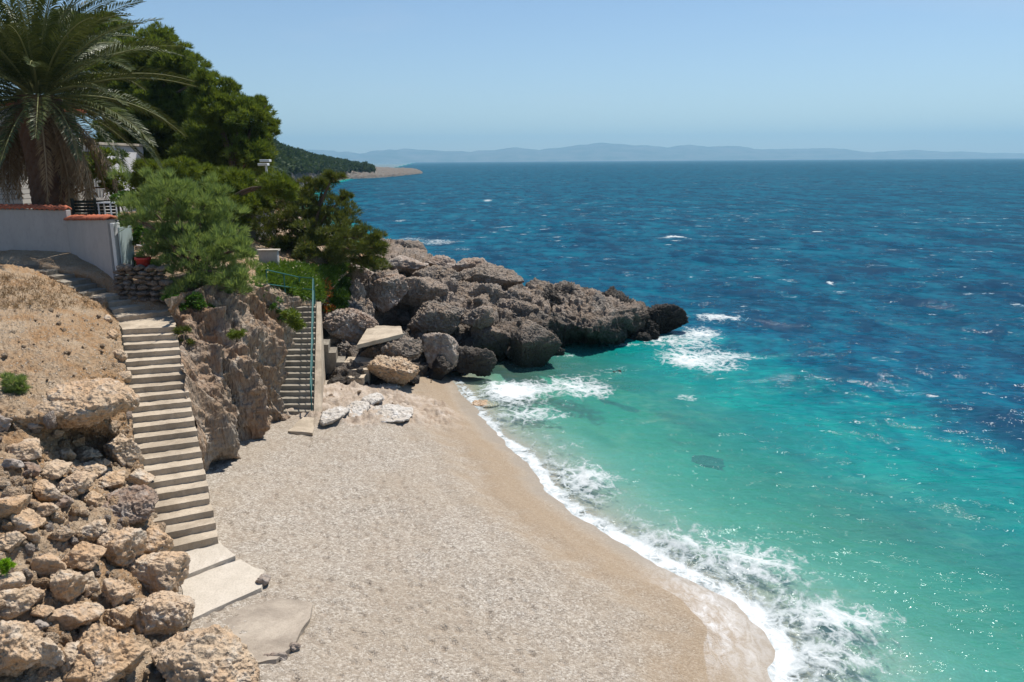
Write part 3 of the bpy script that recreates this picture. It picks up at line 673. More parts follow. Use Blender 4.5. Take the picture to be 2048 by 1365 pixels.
GRP = 'tumbled limestone rocks on the slope left of the long staircase'
SCREE = [
 ((316, 1254, 508, 1400), 'big rounded tan boulder alone at the foot of the slope, right of the rest', 6, TAN, .9),
 ((128, 1250, 294, 1400), 'large boulder with a pale curved ridge at the bottom edge of the photo', 6, TAN, .9),
 ((254, 1184, 386, 1290), 'large pitted boulder directly left of the pale concrete landing', 6, TAN, .8),
 ((253, 1104, 366, 1192), 'flat-topped grey and brown rock beside the lowest steps', 5, TAN, .7),
 ((197, 1054, 280, 1150), 'tall brown rounded boulder leaning on a broken slab', 5, TAN, .9),
 ((245, 1046, 342, 1122), 'broad orange-brown slab of rock touching the staircase', 5, TAN, .7),
 ((203, 973, 326, 1052), 'pale whitish limestone boulder beside the lower steps', 6, PINK, .8),
 ((106, 1198, 188, 1270), 'smooth egg-shaped brown boulder in the middle of the lower slope', 5, TAN, .8),
 ((203, 1150, 264, 1222), 'upright knobbly rock left of the big pitted boulder', 5, TAN, .9),
 ((98, 1134, 163, 1206), 'tilted tan rock shaped like a thick wedge', 5, TAN, .8),
 ((158, 1144, 198, 1198), 'small dark-sided rock tucked against the tilted wedge', 4, TAN, .8),
 ((130, 1088, 202, 1143), 'angular rock with a flat sunlit top pointing to the right', 5, TAN, .7),
 ((62, 1102, 136, 1168), 'brown boulder just right of the bright green tuft', 5, TAN, .8),
 ((14, 1020, 84, 1068), 'pale rock with an orange underside near the left edge', 5, TAN, .7),
 ((70, 1002, 114, 1042), 'small reddish rock above the pale orange-bottomed one', 4, TAN, .8),
 ((-12, 990, 46, 1042), 'coarse brown boulder cut by the left edge of the photo', 5, TAN, .9),
 ((-14, 1066, 42, 1110), 'rounded orange rock low on the left edge above the green tuft', 5, TAN, .8),
 ((158, 1036, 218, 1086), 'blunt tan rock below the pale whitish boulder', 5, TAN, .8),
 ((206, 1212, 264, 1262), 'brown rock wedged below the upright knobbly one', 5, TAN, .8),
 ((160, 1250, 208, 1304), 'small pointed rock perched above the ridge boulder', 5, TAN, .8),
 ((112, 1284, 184, 1355), 'grey-brown flat-faced block left of the ridge boulder', 5, TAN, .8),
 ((70, 1264, 122, 1356), 'tall narrow orange rock near the lower left corner', 5, TAN, .9),
 ((66, 1210, 102, 1240), 'small round brown stone beside the egg-shaped boulder', 4, TAN, .9),
 ((58, 1240, 92, 1270), 'small pale round stone above the tall narrow orange rock', 4, PINK, .9),
 ((46, 1168, 86, 1212), 'red-brown sloping rock left of the tilted wedge', 4, TAN, .8),
 ((-14, 1180, 56, 1234), 'rough tan boulder halfway between the green tuft and the corner', 5, TAN, .8),
 ((-10, 1146, 42, 1184), 'low orange rock just under the green tuft', 4, TAN, .8),
 ((-30, 1226, 78, 1380), 'large orange crumbly mass filling the lower left corner', 6, TAN, .9),
 ((72, 918, 144, 962), 'dark brown rounded boulder with a deep shadow beneath it', 5, TAN, .8),
 ((142, 928, 206, 964), 'wide tan boulder right of the dark brown one', 5, TAN, .8),
 ((118, 942, 190, 994), 'rounded brown boulder in front of the wide tan one', 5, TAN, .8),
 ((184, 944, 250, 984), 'rock with a hollow on its left side above the whitish boulder', 5, TAN, .8),
 ((38, 922, 76, 962), 'pale blocky rock left of the dark brown boulder', 4, PINK, .8),
 ((10, 916, 42, 942), 'small flat pale rock near the left edge', 4, PINK, .8),
 ((16, 880, 88, 918), 'broad pale stone under the smaller heap of rubble', 5, TAN, .8),
 ((124, 862, 174, 902), 'block of rock at the left of the dark hollow', 5, TAN, .9),
 ((104, 890, 150, 926), 'tan rock between the broad pale stone and the hollow', 4, TAN, .8),
 ((140, 896, 196, 930), 'tan rock below the dark hollow', 4, TAN, .8),
 ((192, 912, 222, 946), 'small round stone below the right of the hollow', 4, TAN, .8),
 ((219, 858, 276, 946), 'grey rock with an orange top standing against the stairs', 5, TAN, .8),
 ((274, 922, 306, 958), 'squat stone wedged against the side of the stairs', 4, TAN, .8),
 ((250, 932, 306, 984), 'pointed tan rock lying along the stairs', 5, TAN, .8),
 ((-16, 818, 22, 880), 'smooth cream boulder on the left edge below the dry bank', 5, PINK, .8),
 ((50, 836, 84, 866), 'small cream stone at the foot of the dry bank', 4, PINK, .8),
 ((92, 846, 128, 874), 'small tan stone under the overhanging lip', 4, TAN, .8),
 ((56, 962, 118, 1004), 'brown rock under the dark brown boulder', 4, TAN, .8),
 ((104, 990, 146, 1020), 'pink-tan rock between two larger brown boulders', 4, PINK, .8),
 ((166, 984, 212, 1020), 'small brown rock at the left of the whitish boulder', 4, TAN, .8),
 ((104, 1056, 146, 1084), 'round brown stone above the rock with the flat sunlit top', 4, TAN, .8),
 ((50, 1056, 78, 1092), 'upright orange stone in the left half of the slope', 4, TAN, .8),
]
rsd = 100
for bb, lab, sub, mt, dt in SCREE:
    rsd += 1; rr = np.random.default_rng(rsd)
    rock_px(bb, None, mt, lab, rsd, sub=sub, dth=dt, group=GRP, name='boulder', only=[1], **dict(rough=rr.uniform(.07, .20), fine=rr.uniform(.03, .10), p=rr.uniform(18, 45), facets=int(rr.integers(5, 12)), crack=rr.uniform(.2, 1.2)))
# the overhanging lip of the dry bank and the recess beneath it
rock_px((84, 768, 272, 852), None, TAN, 'overhanging rock lip below the dry bank, dark hollow underneath', 77, sub=6, name='rock_ledge', dth=.8, only=[1], rough=.16, fine=.06, p=6)
# smaller stones between the boulders, copies of twelve shapes
protos = [[mesh_data('stone', rock_verts(3, (1, .8 + .1 * (i % 3), .62 + .08 * (i % 4)), 500 + i, rough=.2, fine=.25, facets=9)[0], ICO[3][1]) for i in range(12)] for _ in (0,)][0]
protoB = [p_.copy() for p_ in protos]
for p_ in protos: p_.materials.append(TAN)
for p_ in protoB: p_.materials.append(PINK)
def stones(n, region, size, label, group, meshes, only=None, lift=.15, cat='stone'):
    rr = np.random.default_rng(int(abs(region[0]) * 3 + n))
    for i in range(n):
        for _ in range(8):
            px = rr.uniform(region[0], region[2]); py = rr.uniform(region[1], region[3])
            if px < region[4](py): break
        P, nn = hit(px, py, only)
        if P is None: continue
        sz = size[0] * (size[1] / size[0]) ** (rr.random() ** 1.6)
        o = put('stone', meshes[rr.integers(len(meshes))], None, None, Vector(P + np.array([0, 0, sz * lift])))
        o.rotation_euler = rr.random(3) * 6.28; o.scale = Vector(np.array([sz] * 3) * (.8 + .4 * rr.random(3)))
        props(o, label, cat, group)
edge = lambda py: np.interp(py, [830, 930, 1020, 1120, 1200, 1365], [262, 280, 312, 350, 372, 300])
stones(120, (-20, 850, 400, 1100, edge), (.10, .38), 'small tan limestone rubble stone packed among the boulders of the slope', 'small rubble stones on the slope', protos, [1])
stones(45, (-20, 1100, 400, 1365, edge), (.10, .34), 'small tan limestone rubble stone packed among the boulders of the slope', 'small rubble stones on the slope', protos, [1])
stones(40, (-20, 830, 400, 1200, edge), (.10, .30), 'small pale stone lying loose among the boulders of the slope', 'small pale stones on the slope', protoB, [1])
stones(60, (0, 600, 250, 830, lambda py: np.interp(py, [600, 650, 830], [180, 225, 262])), (.05, .15), 'fist-sized stone lying on the dry reddish bank', 'loose stones on the dry bank', protos, [1], .2)
# kerb stones at the edge of the bank by the stairs
for i, (x, y, sx) in enumerate([(206, 608, 22), (216, 640, 20), (226, 672, 24), (238, 712, 26), (250, 756, 26), (256, 812, 24)]):
    P, _ = hit(x, y, [0, 1]); d_p = depth_of(P) / FPX
    rock('edge_stone', P, (sx * d_p, sx * d_p * 1.2, sx * d_p * 1.0), TAN, ['white-topped edge stone where the stair bends', 'edge stone just below the white-topped one', 'third edge stone down the bank side of the stairs', 'edge stone beside the upper steps, level with the cliff top', 'edge stone two steps above the bank lip', 'edge stone at the bank lip beside the stairs'][i], 'stone', 'edge stones along the left side of the stairs', 4, 900 + i)

PT = 'boulders of the rocky point'
POINT = [
 ((1052, 566, 1215, 706), -.7, DARK, 'tall dark left half of the big crag at the end of the point', 7, .75, dict(rough=.30, fine=.3, p=14, stretch=(1, 1, 1.4))),
 ((1160, 592, 1312, 704), -.8, DARK, 'long dark right half of the big crag sloping to the tip', 7, .65, dict(rough=.30, fine=.3, p=14, stretch=(1, 1, 1.4))),
 ((1284, 606, 1376, 682), -.4, DARK, 'black wedge-shaped rock at the very tip of the point', 6, .6, dict(rough=.16, fine=.2, p=16, taper=.95)),
 ((1262, 668, 1304, 690), -.2, DARK, 'low wave-washed rock under the tip of the point', 4, .8, {}),
 ((998, 652, 1121, 752), -.25, GREY, 'large smooth-sided grey boulder standing at the edge of the water', 6, .8, dict(rough=.05, fine=.14, p=40, facets=5, crack=.35)),
 ((928, 656, 1016, 722), .2, GREY, 'brown-shouldered boulder touching the large smooth-sided one', 5, .8, {}),
 ((908, 703, 990, 752), .25, GREY, 'low dark boulder on the sand in front of the point', 5, .8, {}),
 ((812, 612, 928, 678), 1.3, GREY, 'rounded boulder right of the dark cave mouth', 6, .8, dict(rough=.12)),
 ((926, 617, 996, 667), 1.5, GREY, 'oval grey boulder between the cave boulder and the crag', 5, .8, {}),
 ((845, 668, 915, 732), .7, PINK, 'orange-brown broken rock below the cave boulder', 5, .8, {}),
 ((728, 720, 832, 771), .8, TAN, 'brown and black boulder sitting on the beach by the small steps', 6, .8, dict(rough=.15)),
 ((716, 684, 832, 730), 1.3, GREY, 'dark jagged rock behind the brown and black boulder', 6, .8, dict(rough=.22, fine=.14)),
 ((772, 560, 892, 616), 2.3, GREY, 'long arched slab of rock over the cave mouth', 6, .8, {}),
 ((706, 548, 812, 618), 2.4, PINK, 'smooth pale grey hump left of the cave', 6, .8, dict(rough=.1)),
 ((642, 622, 764, 690), 1.7, PINK, 'pinkish ledge of rock right of the second staircase', 6, .7, dict(rough=.16, p=6)),
 ((905, 534, 1042, 584), 2.2, GREY, 'long dark-bellied slab on the crest of the point', 6, .7, {}),
 ((938, 571, 1004, 612), 2.0, GREY, 'squarish boulder beneath the crest slab', 5, .8, {}),
 ((1000, 572, 1070, 625), 1.5, GREY, 'dark boulder tucked between crest slab and crag', 5, .8, {}),
 ((972, 604, 1090, 654), 1.0, GREY, 'broad brown rock in front of the tucked dark boulder', 6, .8, {}),
 ((818, 536, 920, 576), 2.7, GREY, 'domed rock on the crest above the arched slab', 5, .8, {}),
 ((760, 518, 850, 552), 3.1, PINK, 'pale layered rock at the back of the crest near the pines', 5, .8, {}),
 ((850, 516, 915, 542), 2.3, PINK, 'low pale rock on the seaward crest', 5, .8, {}),
 ((768, 482, 850, 506), .9, GREY, 'dark low rocks edge at the far white surf', 5, .8, {}),
 ((905, 520, 975, 548), 2.4, PINK, 'flat brown rock at the seaward end of the crest', 5, .8, {}),
 ((690, 530, 745, 575), 3.2, PINK, 'small pale rock poking from the green plants', 5, .8, {}),
 ((700, 560, 730, 610), 2.8, PINK, 'narrow pale upright rock right of the green plants', 5, .8, {}),
 ((870, 726, 912, 748), .5, GREY, 'small dark stone on the sand by the pale flat slab', 4, .8, {}),
 ((1086, 690, 1130, 716), -.1, GREY, 'small wet rock behind the large smooth-sided boulder', 4, .8, {}),
 ((840, 600, 880, 622), 2.0, GREY, 'small rock above the rounded cave boulder', 4, .8, {}),
 ((1215, 748, 1300, 782), -.75, DARK, 'brown submerged rock showing through the turquoise water', 5, .8, {}),
 ((1375, 925, 1450, 945), -1.6, DARK, 'small dark rock under the clear water off the beach', 4, .8, {}),
]
for bb, z, mt, lab, sub, dt, k in POINT:
    rsd += 1; rock_px(bb, z, mt, lab, rsd, sub=sub, dth=dt, group=PT, name='boulder', **{**dict(rough=.10 + .13 * ((rsd * 7) % 10) / 10, fine=.14, p=20 + (rsd * 3) % 20, facets=6 + (rsd % 5)), **k})
rr = np.random.default_rng(55)
gm = [p_.copy() for p_ in protos]
for p_ in gm: p_.materials.clear(); p_.materials.append(GREY)
stones(70, (660, 500, 1060, 740, lambda py: 2000), (.3, .9), 'loose weathered grey rock lying on the rocky point', 'loose rocks on the point', gm, [3], .1, 'rock')
stones(16, (650, 755, 880, 812, lambda py: 2000), (.08, .25), 'small brown stone scattered on the shelf by the second staircase', 'stones on the rock shelf', protos, [0], .02)
# bleached flat slabs at the head of the beach
for i, (bb, lab) in enumerate([((638, 822, 690, 850), 'grey-white flat slab next to the foot of the second staircase'), ((690, 808, 738, 838), 'cream flat slab second from the second staircase'),
        ((744, 818, 826, 850), 'largest white bleached slab lying on the beach'), ((722, 796, 766, 816), 'small white flat slab in front of the rock shelf'), ((828, 738, 906, 762), 'white slab lying behind the boulders near the water'),
        ((742, 770, 800, 784), 'thin grey slab under the brown and black boulder'), ((940, 800, 1000, 820), 'wet brown stones at the edge of the wash')]):
    cx = (bb[0] + bb[2]) / 2; cyy = (bb[1] + bb[3]) / 2
    A = g(bb[0], cyy, 1.0); B = g(bb[2], cyy, 1.0); D0 = g(cx, bb[3], 1.0); D1 = g(cx, bb[1], 1.0); cc = (D0 + D1) / 2
    hp0, _ = hit(cx, cyy, [0]); cc = hp0; zz = hp0[2]
    rock('flat_rock', np.array([cc[0], cc[1], zz + (.09 if i < 4 else .03)]), (abs(B[0] - A[0]), abs(D1[1] - D0[1]), .3 if i < 6 else .2), PALE if i < 6 else TAN, lab, 'flat rock', 'flat rocks at the head of the beach', 5, 1200 + i, rough=.16, fine=.06, p=7, crack=.3)

# ------------------------------------------------------------------ long staircase
BL, BR, TL, TR = g(297, 1118, 1.35), g(437, 1086, 1.35), g(243, 655, 4.6), g(350, 650, 4.6)
st = thing('concrete_staircase', 'long straight concrete staircase climbing the left bank from beach to villa wall', 'staircase', (BL + BR) / 2)
NS = 22
jit = np.random.default_rng(4)
for i in range(NS):
    t0, t1 = i / NS, (i + 1) / NS + .012
    z = 1.35 + (i + 1) * (4.6 - 1.35) / NS
    f = lambda A, B, t: A + (B - A) * t
    a, b, c_, d2 = f(BL, TL, t0), f(BR, TR, t0), f(BR, TR, t1), f(BL, TL, t1)
    sg_ = jit.normal(size=8) * .010
    corners = []
    for q, e_ in zip((a, b, c_, d2), sg_): corners.append(q * [1, 1, 0] + [e_, e_ * .5, 0])
    V, Fc = box_mesh([q + [0, 0, z - 1.1 - .002 * i] for q in corners], [q + [0, 0, z + e_ * .6] for q, e_ in zip(corners, sg_[4:])])
    bevel(meshobj('step', V, Fc, CONC, st, smooth=False), .014)
# landing slabs at the foot
V, Fc = box_mesh([g(x, y, 1.33) - [0, 0, .5] for x, y in [(352, 1158), (470, 1112), (437, 1082), (330, 1112)]], [g(x, y, 1.33) for x, y in [(352, 1158), (470, 1112), (437, 1082), (330, 1112)]])
bevel(meshobj('landing', V, Fc, SLAB, st, smooth=False), .02)
pad = [(380, 1240), (520, 1176), (530, 1140), (478, 1120), (356, 1160)]
def slab_poly(name, pts, z, th, mat, parent=None, label=None, cat=None, nz=.0):
    P = np.array([g(x, y, z) for x, y in pts]); n = len(P)
    bm = bmesh.new(); base = P.mean(0)
    vs = [bm.verts.new(Vector(p_ - base)) for p_ in P]; f_ = bm.faces.new(vs)
    if f_.normal.z < 0: f_.normal_flip()
    bm.normal_update()
    if bm.faces[:][0].normal.z < 0: bmesh.ops.reverse_faces(bm, faces=bm.faces[:])
    ex_ = bmesh.ops.extrude_face_region(bm, geom=bm.faces[:])
    low = [v for v in ex_['geom'] if isinstance(v, bmesh.types.BMVert)]
    bmesh.ops.translate(bm, verts=low, vec=(0, 0, th))
    bmesh.ops.recalc_face_normals(bm, faces=bm.faces[:])
    bmesh.ops.subdivide_edges(bm, edges=bm.edges[:], cuts=6, use_grid_fill=True)
    for v in bm.verts:
        q = np.array(v.co) + base
        dn_ = perlin(np.array([q * 1.7, q * 5.]))
        v.co.x += .05 * dn_[0] + .02 * dn_[1]; v.co.y += .05 * dn_[1]; v.co.z += nz * dn_[0]
    me = bpy.data.meshes.new(name); bm.to_mesh(me); bm.free(); me.materials.append(mat)
    base = base - 0
    o = bpy.data.objects.new(name, me); C.objects.link(o); o.location = Vector(base - np.array([0, 0, th]))
    if parent is not None: o.parent = parent; o.location = Vector(base - np.array([0, 0, th]) - np.array(parent['_o']))
    props(o, label, cat); return o
slab_poly('lower_landing', pad, 1.24, .35, SLAB, st, nz=.01)
slab_poly('concrete_slab', [(385, 1262), (470, 1218), (560, 1196), (626, 1204), (620, 1236), (585, 1292), (555, 1318), (500, 1330), (440, 1320)], 1.16, .22, conc_mat('sandy_concrete', (.47, .40, .32), (.34, .28, .22)), None, 'cracked sandy concrete slab lying flat on the beach below the stairs', 'concrete slab', nz=.012)
rock('dark_stone', g(527, 1160, 1.25), (.28, .3, .2), PINK, 'small dark jagged stone at the corner of the pale landing', 'stone', None, 4, 3001, rough=.3)
rock('dark_stone', g(545, 1316, 1.1), (.5, .2, .16), PINK, 'dark broken edge piece under the sandy concrete slab', 'stone', None, 4, 3002, rough=.3)
rock('dark_stone', g(588, 1294, 1.12), (.22, .2, .16), PINK, 'small dark stone at the right corner of the sandy slab', 'stone', None, 4, 3003, rough=.3)

# bent upper flight up to the path along the wall
up = thing('upper_steps', 'worn bent flight of concrete steps curving up beside the villa wall', 'steps', g(300, 640, 4.6))
UP = [((243, 655), (352, 650), 4.6), ((233, 636), (345, 622), 4.74), ((224, 621), (318, 606), 4.88), ((214, 607), (290, 596), 5.02), ((205, 596), (262, 586), 5.16), ((165, 588), (240, 572), 5.28), ((148, 576), (220, 562), 5.42),
      ((128, 566), (190, 556), 5.56), ((108, 554), (165, 547), 5.68), ((92, 544), (145, 536), 5.80), ((40, 534), (110, 528), 5.92), ((-60, 522), (20, 514), 6.08), ((-300, 508), (-220, 496), 6.3)]
for i in range(len(UP) - 1):
    (a, b, z), (c_, d2, z2) = UP[i], UP[i + 1]
    zt = z if i == 0 else z
    A, B, C2, D2 = g(*a, z), g(*b, z), g(*d2, z2), g(*c_, z2)
    pts = []
    for q in (A, B, C2 + (C2 - B) * .15, D2 + (D2 - A) * .15): pts.append(np.array([q[0], q[1], 0]))
    V, Fc = box_mesh([q + [0, 0, z - .9 - .003 * i] for q in pts], [q + [0, 0, z + .003] for q in pts])
    bevel(meshobj('step' if i else 'landing', V, Fc, CONC2 if i > 4 else CONC, up, smooth=False), .02)

# ------------------------------------------------------------------ second staircase
b2l, b2r = g(570, 832, .95), g(628, 832, .95)
NS2 = 19
A = (b2l, b2r); zt = 3.78
t2l, t2r = g(570, 614, zt), g(632, 613, zt)
s2 = thing('narrow_staircase', 'narrow steep concrete staircase with a green handrail behind the cliff', 'staircase', (b2l + b2r) / 2)
for i in range(NS2):
    t0, t1 = i / NS2, (i + 1) / NS2 + .015; z = .95 + (i + 1) * (zt - .95) / NS2
    q4 = [b2l + (t2l - b2l) * t0, b2r + (t2r - b2r) * t0, b2r + (t2r - b2r) * t1, b2l + (t2l - b2l) * t1]
    e_ = jit.normal(size=4) * .012
    q4 = [np.array([q[0] + (-.35 if k in (0, 3) else 0) * (.3 + .7 * (i > 1)), q[1] + e_[k], 0]) for k, q in enumerate(q4)]
    V, Fc = box_mesh([q + [0, 0, z - 1.2 - .002 * i] for q in q4], [q + [0, 0, z] for q in q4])
    bevel(meshobj('step', V, Fc, CONC2, s2, smooth=False), .015)
# side parapet that follows the steps
d_side = np.array([.10, 0, 0])
pb, pt_ = b2r + [.02, -.05, .0], t2r + [.02, .1, 0]
V, Fc = box_mesh([pb * [1, 1, 0] + [0, 0, .2], pb * [1, 1, 0] + [.26, 0, .2], pt_ * [1, 1, 0] + [.16, 0, .2], pt_ * [1, 1, 0] + [0, 0, .2]],
                 [pb + [0, 0, .14], pb + [.26, 0, .14], pt_ + [.16, 0, .16], pt_ + [0, 0, .16]])
bevel(meshobj('side_wall', V, Fc, CONC, s2, smooth=False), .02)
slab_poly('foot_slab', [(576, 862), (626, 866), (628, 836), (606, 834)], 1.08, .14, CONC, s2)
# upper lit flight going left
for i in range(5):
    z = 3.84 + i * .15; x0 = 590 - i * 19; y0 = 607 - i * 8
    a = g(x0 + 4, y0 + 3, z); w_ = .34
    q4 = [a + [-.62, -.1, 0], a + [0, -.25, 0], a + [.0, .75, 0], a + [-.62, .9, 0]]
    q4 = [np.array([q[0], q[1], 0]) for q in q4]
    V, Fc = box_mesh([q + [0, 0, z - .6 - .01 * i] for q in q4], [q + [0, 0, z] for q in q4])
    bevel(meshobj('upper_step', V, Fc, CONC, s2, smooth=False), .012)
# handrail
hr = thing('handrail', 'green metal handrail running down the narrow staircase', 'handrail', b2r)
off = np.array([-.06, 0, 0])
def along(t, h_): 
    p_ = b2r + (t2r - b2r) * t; return np.array([p_[0], p_[1], p_[2]]) + off + [0, 0, h_]
V, Fc = tube([along(0, .12), along(0, .95), along(.02, 1.0), along(.5, 1.0), along(.98, 1.0), along(1.02, 1.0)], .022); meshobj('rail', V, Fc, GREENP, hr)
V, Fc = tube([along(0, .55), along(.5, .55), along(1.02, .55)], .015); meshobj('rail', V, Fc, GREENP, hr)
for t in (.0, .2, .4, .6, .8, 1.02):
    V, Fc = tube([along(t, -.1), along(t, 1.0)], .02); meshobj('post', V, Fc, GREENP, hr)
tp = along(1.02, 1.0)
hr2 = thing('handrail', 'green two-bar handrail above the narrow stairs, running up through the plants', 'handrail', tp)
pA = np.array([t2l[0] + .35, t2l[1] + 1.0, zt]); 
pB = g(532, 540, 5.6 + .0); pB2 = pB - np.array([0, 0, .5])
for a, b in [(tp + [0, .1, 0], pA + [0, 0, 1.0]), (tp + [0, .1, -.45], pA + [0, 0, .55]), (pA + [0, 0, 1.0], pB), (pA + [0, 0, .55], pB2)]:
    V, Fc = tube([a, (a + b) / 2, b], .02); meshobj('rail', V, Fc, GREENP, hr2)
for a in (pA, tp - [0, -.1, 1.0], (pA + pB) / 2 - [0, 0, .5], pB - [0, 0, 1.0]):
    V, Fc = tube([a, a + [0, 0, 1.0]], .022); meshobj('post', V, Fc, GREENP, hr2)

# small stepped block and steps on the rocks, concrete platform
sb = thing('stepped_block', 'stepped grey concrete block beside the narrow staircase', 'steps', g(665, 748, 1.1))
for i, (x0, x1, y0, z) in enumerate([(647, 660, 690, 2.15), (660, 674, 706, 1.9), (674, 690, 725, 1.6)]):
    f0, f1_ = g(x0, 750, 1.0), g(x1, 750, 1.0); top = zat(f0[0], f0[1], y0)
    q4 = [f0 + [0, 0, 0], f1_ + [0, 0, 0], f1_ + [-.15, 1.0, 0], f0 + [-.15, 1.0, 0]]
    V, Fc = box_mesh([q - [0, 0, .4 + .01 * i] for q in q4], [np.array([q[0], q[1], top]) for q in q4]); bevel(meshobj('step', V, Fc, CONC2, sb, smooth=False), .015)
sb2 = thing('low_steps', 'three low concrete steps between the stepped block and the boulder', 'steps', g(712, 760, 1.0))
for i, (x0, x1, y1, z) in enumerate([(694, 728, 764, 1.16), (690, 738, 748, 1.32), (688, 750, 733, 1.5)]):
    q4 = [g(x0, y1, z - .16), g(x1, y1, z - .16), g(x1, y1, z - .16) + [0, .9, 0], g(x0, y1, z - .16) + [0, .9, 0]]
    V, Fc = box_mesh([q * [1, 1, 0] + [0, 0, .4 - .01 * i] for q in q4], [q * [1, 1, 0] + [0, 0, z] for q in q4]); bevel(meshobj('step', V, Fc, CONC, sb2, smooth=False), .015)
pf = thing('concrete_platform', 'tilted concrete platform slab propped below the cave', 'platform', g(760, 690, 2.0))
z = 2.15
q4 = [g(710, 688, z), g(804, 664, z), g(790, 652, z), g(728, 654, z)]
q4 = [g(714, 690, 2.25), g(806, 668, 2.4), g(802, 653, 2.4), g(738, 651, 2.4)]
V, Fc = box_mesh([q - [0, 0, .16] for q in q4], q4); bevel(meshobj('slab', V, Fc, CONC, pf, smooth=False), .03)
q = g(790, 672, 2.0); V, Fc = box_mesh([q + [-.5, 0, -.9], q + [.22, .1, -.9], q + [.3, .9, -.9], q + [-.4, .9, -.9]], [q + [-.5, 0, -.1], q + [.22, .1, -.06], q + [.3, .9, -.06], q + [-.4, .9, -.1]])
bevel(meshobj('support', V, Fc, CONC2, pf, smooth=False), .03)

# ------------------------------------------------------------------ villa wall, gate, garden walls
def wall_seg(name, label, p0, p1, ytop0, ytop1, thick=.28, zb=None):
    """plastered wall from p0 to p1 (world), front top edge on the photo rows ytop"""
    z0 = zat(p0[0], p0[1], ytop0); z1 = zat(p1[0], p1[1], ytop1)
    t = thing(name, label, 'wall', (p0 + p1) / 2)
    d = (p1 - p0) * [1, 1, 0]; L_ = np.linalg.norm(d); d /= L_; n = np.array([-d[1], d[0], 0]) * thick
    V, Fc = box_mesh([p0 - [0, 0, .7], p1 - [0, 0, .7], p1 + n - [0, 0, .7], p0 + n - [0, 0, .7]], [np.array([p0[0], p0[1], z0]), np.array([p1[0], p1[1], z1]), np.array([p1[0], p1[1], z1]) + n, np.array([p0[0], p0[1], z0]) + n])
    bevel(meshobj('plaster_body', V, Fc, PLASTER, t, smooth=False), .015)
    # coping of half-round tiles laid across the wall
    parts = []; nt_ = int(L_ / .17)
    for i in range(nt_):
        u = (i + .5) / nt_; c_ = p0 + (p1 - p0) * u; zz = z0 + (z1 - z0) * u + .02
        th = np.linspace(0, np.pi, 7); rings = []
        tl = jit.normal() * .008
        for k, (off_, zo) in enumerate([(-.09, -.01), (-.088, .0), (thick / 2, .09), (thick + .09, .0)]):
            nn = n / thick
            ctr = np.array([c_[0], c_[1], zz + zo + tl]) + nn * off_
            rr_ = .088 if k else .07
            rings.append(np.array([ctr + d * rr_ * math.cos(a) + np.array([0, 0, rr_ * .75 * math.sin(a)]) for a in th]))
        Rg = np.stack(rings); parts.append((Rg.reshape(-1, 3), grid_faces(4, 7)))
        Rg2 = Rg.copy(); Rg2[..., 2] -= .022; parts.append((Rg2.reshape(-1, 3), grid_faces(4, 7)[:, ::-1]))
    V, Fc = merge(parts); meshobj('tile_coping', V, Fc, TERRA, t, smooth=True)
    return t, z0, z1, n, d
wA0, wA1, wB1 = g(-330, 495, 6.4), g(146, 533, 5.72), g(228, 566, 5.45)
wall_seg('garden_wall', 'taller whitewashed villa wall with red tile coping under the palm', wA0, wA1, 412, 421)
wall_seg('garden_wall', 'shorter cream wall with orange tile coping beside the gate', wA1 + [.0, -.05, 0], wB1, 441, 440)
gt = thing('garden_gate', 'weathered white gate at the right end of the cream wall', 'gate', wB1 + [.1, 0, 0])
p = wB1 + [.08, .0, 0]; zt_ = zat(p[0], p[1], 447)
V, Fc = box_mesh([p - [0, 0, .5], p + [.10, .02, -.5], p + [.16, .34, -.5], p + [.06, .34, -.5]], [np.array([p[0], p[1], zt_]), np.array([p[0] + .1, p[1] + .02, zt_]), np.array([p[0] + .16, p[1] + .34, zt_]), np.array([p[0] + .06, p[1] + .34, zt_])])
bevel(meshobj('gate_post', V, Fc, WHITEP, gt, smooth=False), .015)
V, Fc = box_mesh([p + [.18, .1, -.1], p + [.22, .1, -.1], p + [.24, .95, -.1], p + [.20, .95, -.1]], [np.array([p[0] + .18, p[1] + .1, zt_ - .15]), np.array([p[0] + .22, p[1] + .1, zt_ - .15]), np.array([p[0] + .24, p[1] + .95, zt_ - .15]), np.array([p[0] + .20, p[1] + .95, zt_ - .15])])
bevel(meshobj('gate_leaf', V, Fc, simple('pale_blue_paint', (.45, .55, .55), .6), gt, smooth=False), .01)

def stone_wall(label, corners_px, z, hgt_, th, mat, size=.2, seed=0):
    """dry-stone wall: courses of separate rough stones in one mesh"""
    P = [g(x, y, z) for x, y in corners_px]; t = thing('stone_wall', label, 'stone wall', P[0])
    rr_ = np.random.default_rng(seed); parts = []
    for a, b in zip(P[:-1], P[1:]):
        L_ = np.linalg.norm(b - a); d = (b - a) / L_; n = np.array([-d[1], d[0], 0])
        zz = 0.
        while zz < hgt_:
            hc = size * (.5 + .35 * rr_.random()); u = -size * rr_.random()
            while u < L_:
                l_ = size * (.7 + 1.2 * rr_.random())
                V, Fc = rock_verts(2, (l_ * 1.05, th * 1.0, hc * 1.12), int(rr_.integers(9999)), facets=6, p=10, rough=.10, fine=.02)
                a_ = math.atan2(d[1], d[0]); ca, sa = math.cos(a_), math.sin(a_)
                V = V @ np.array([[ca, sa, 0], [-sa, ca, 0], [0, 0, 1]])
                V = V + a + d * (u + l_ / 2) + n * (th / 2 + rr_.normal() * .02) + [0, 0, zz + hc / 2]
                parts.append((V, Fc)); u += l_
            zz += hc
    V, Fc = merge(parts); meshobj('stonework', V, Fc, mat, t, smooth=True); return t
stone_wall('dry-stone retaining wall under the red flower pot, right of the gate', [(238, 604), (318, 606)], 4.95, 1.0, .4, GREY, .26, 1)
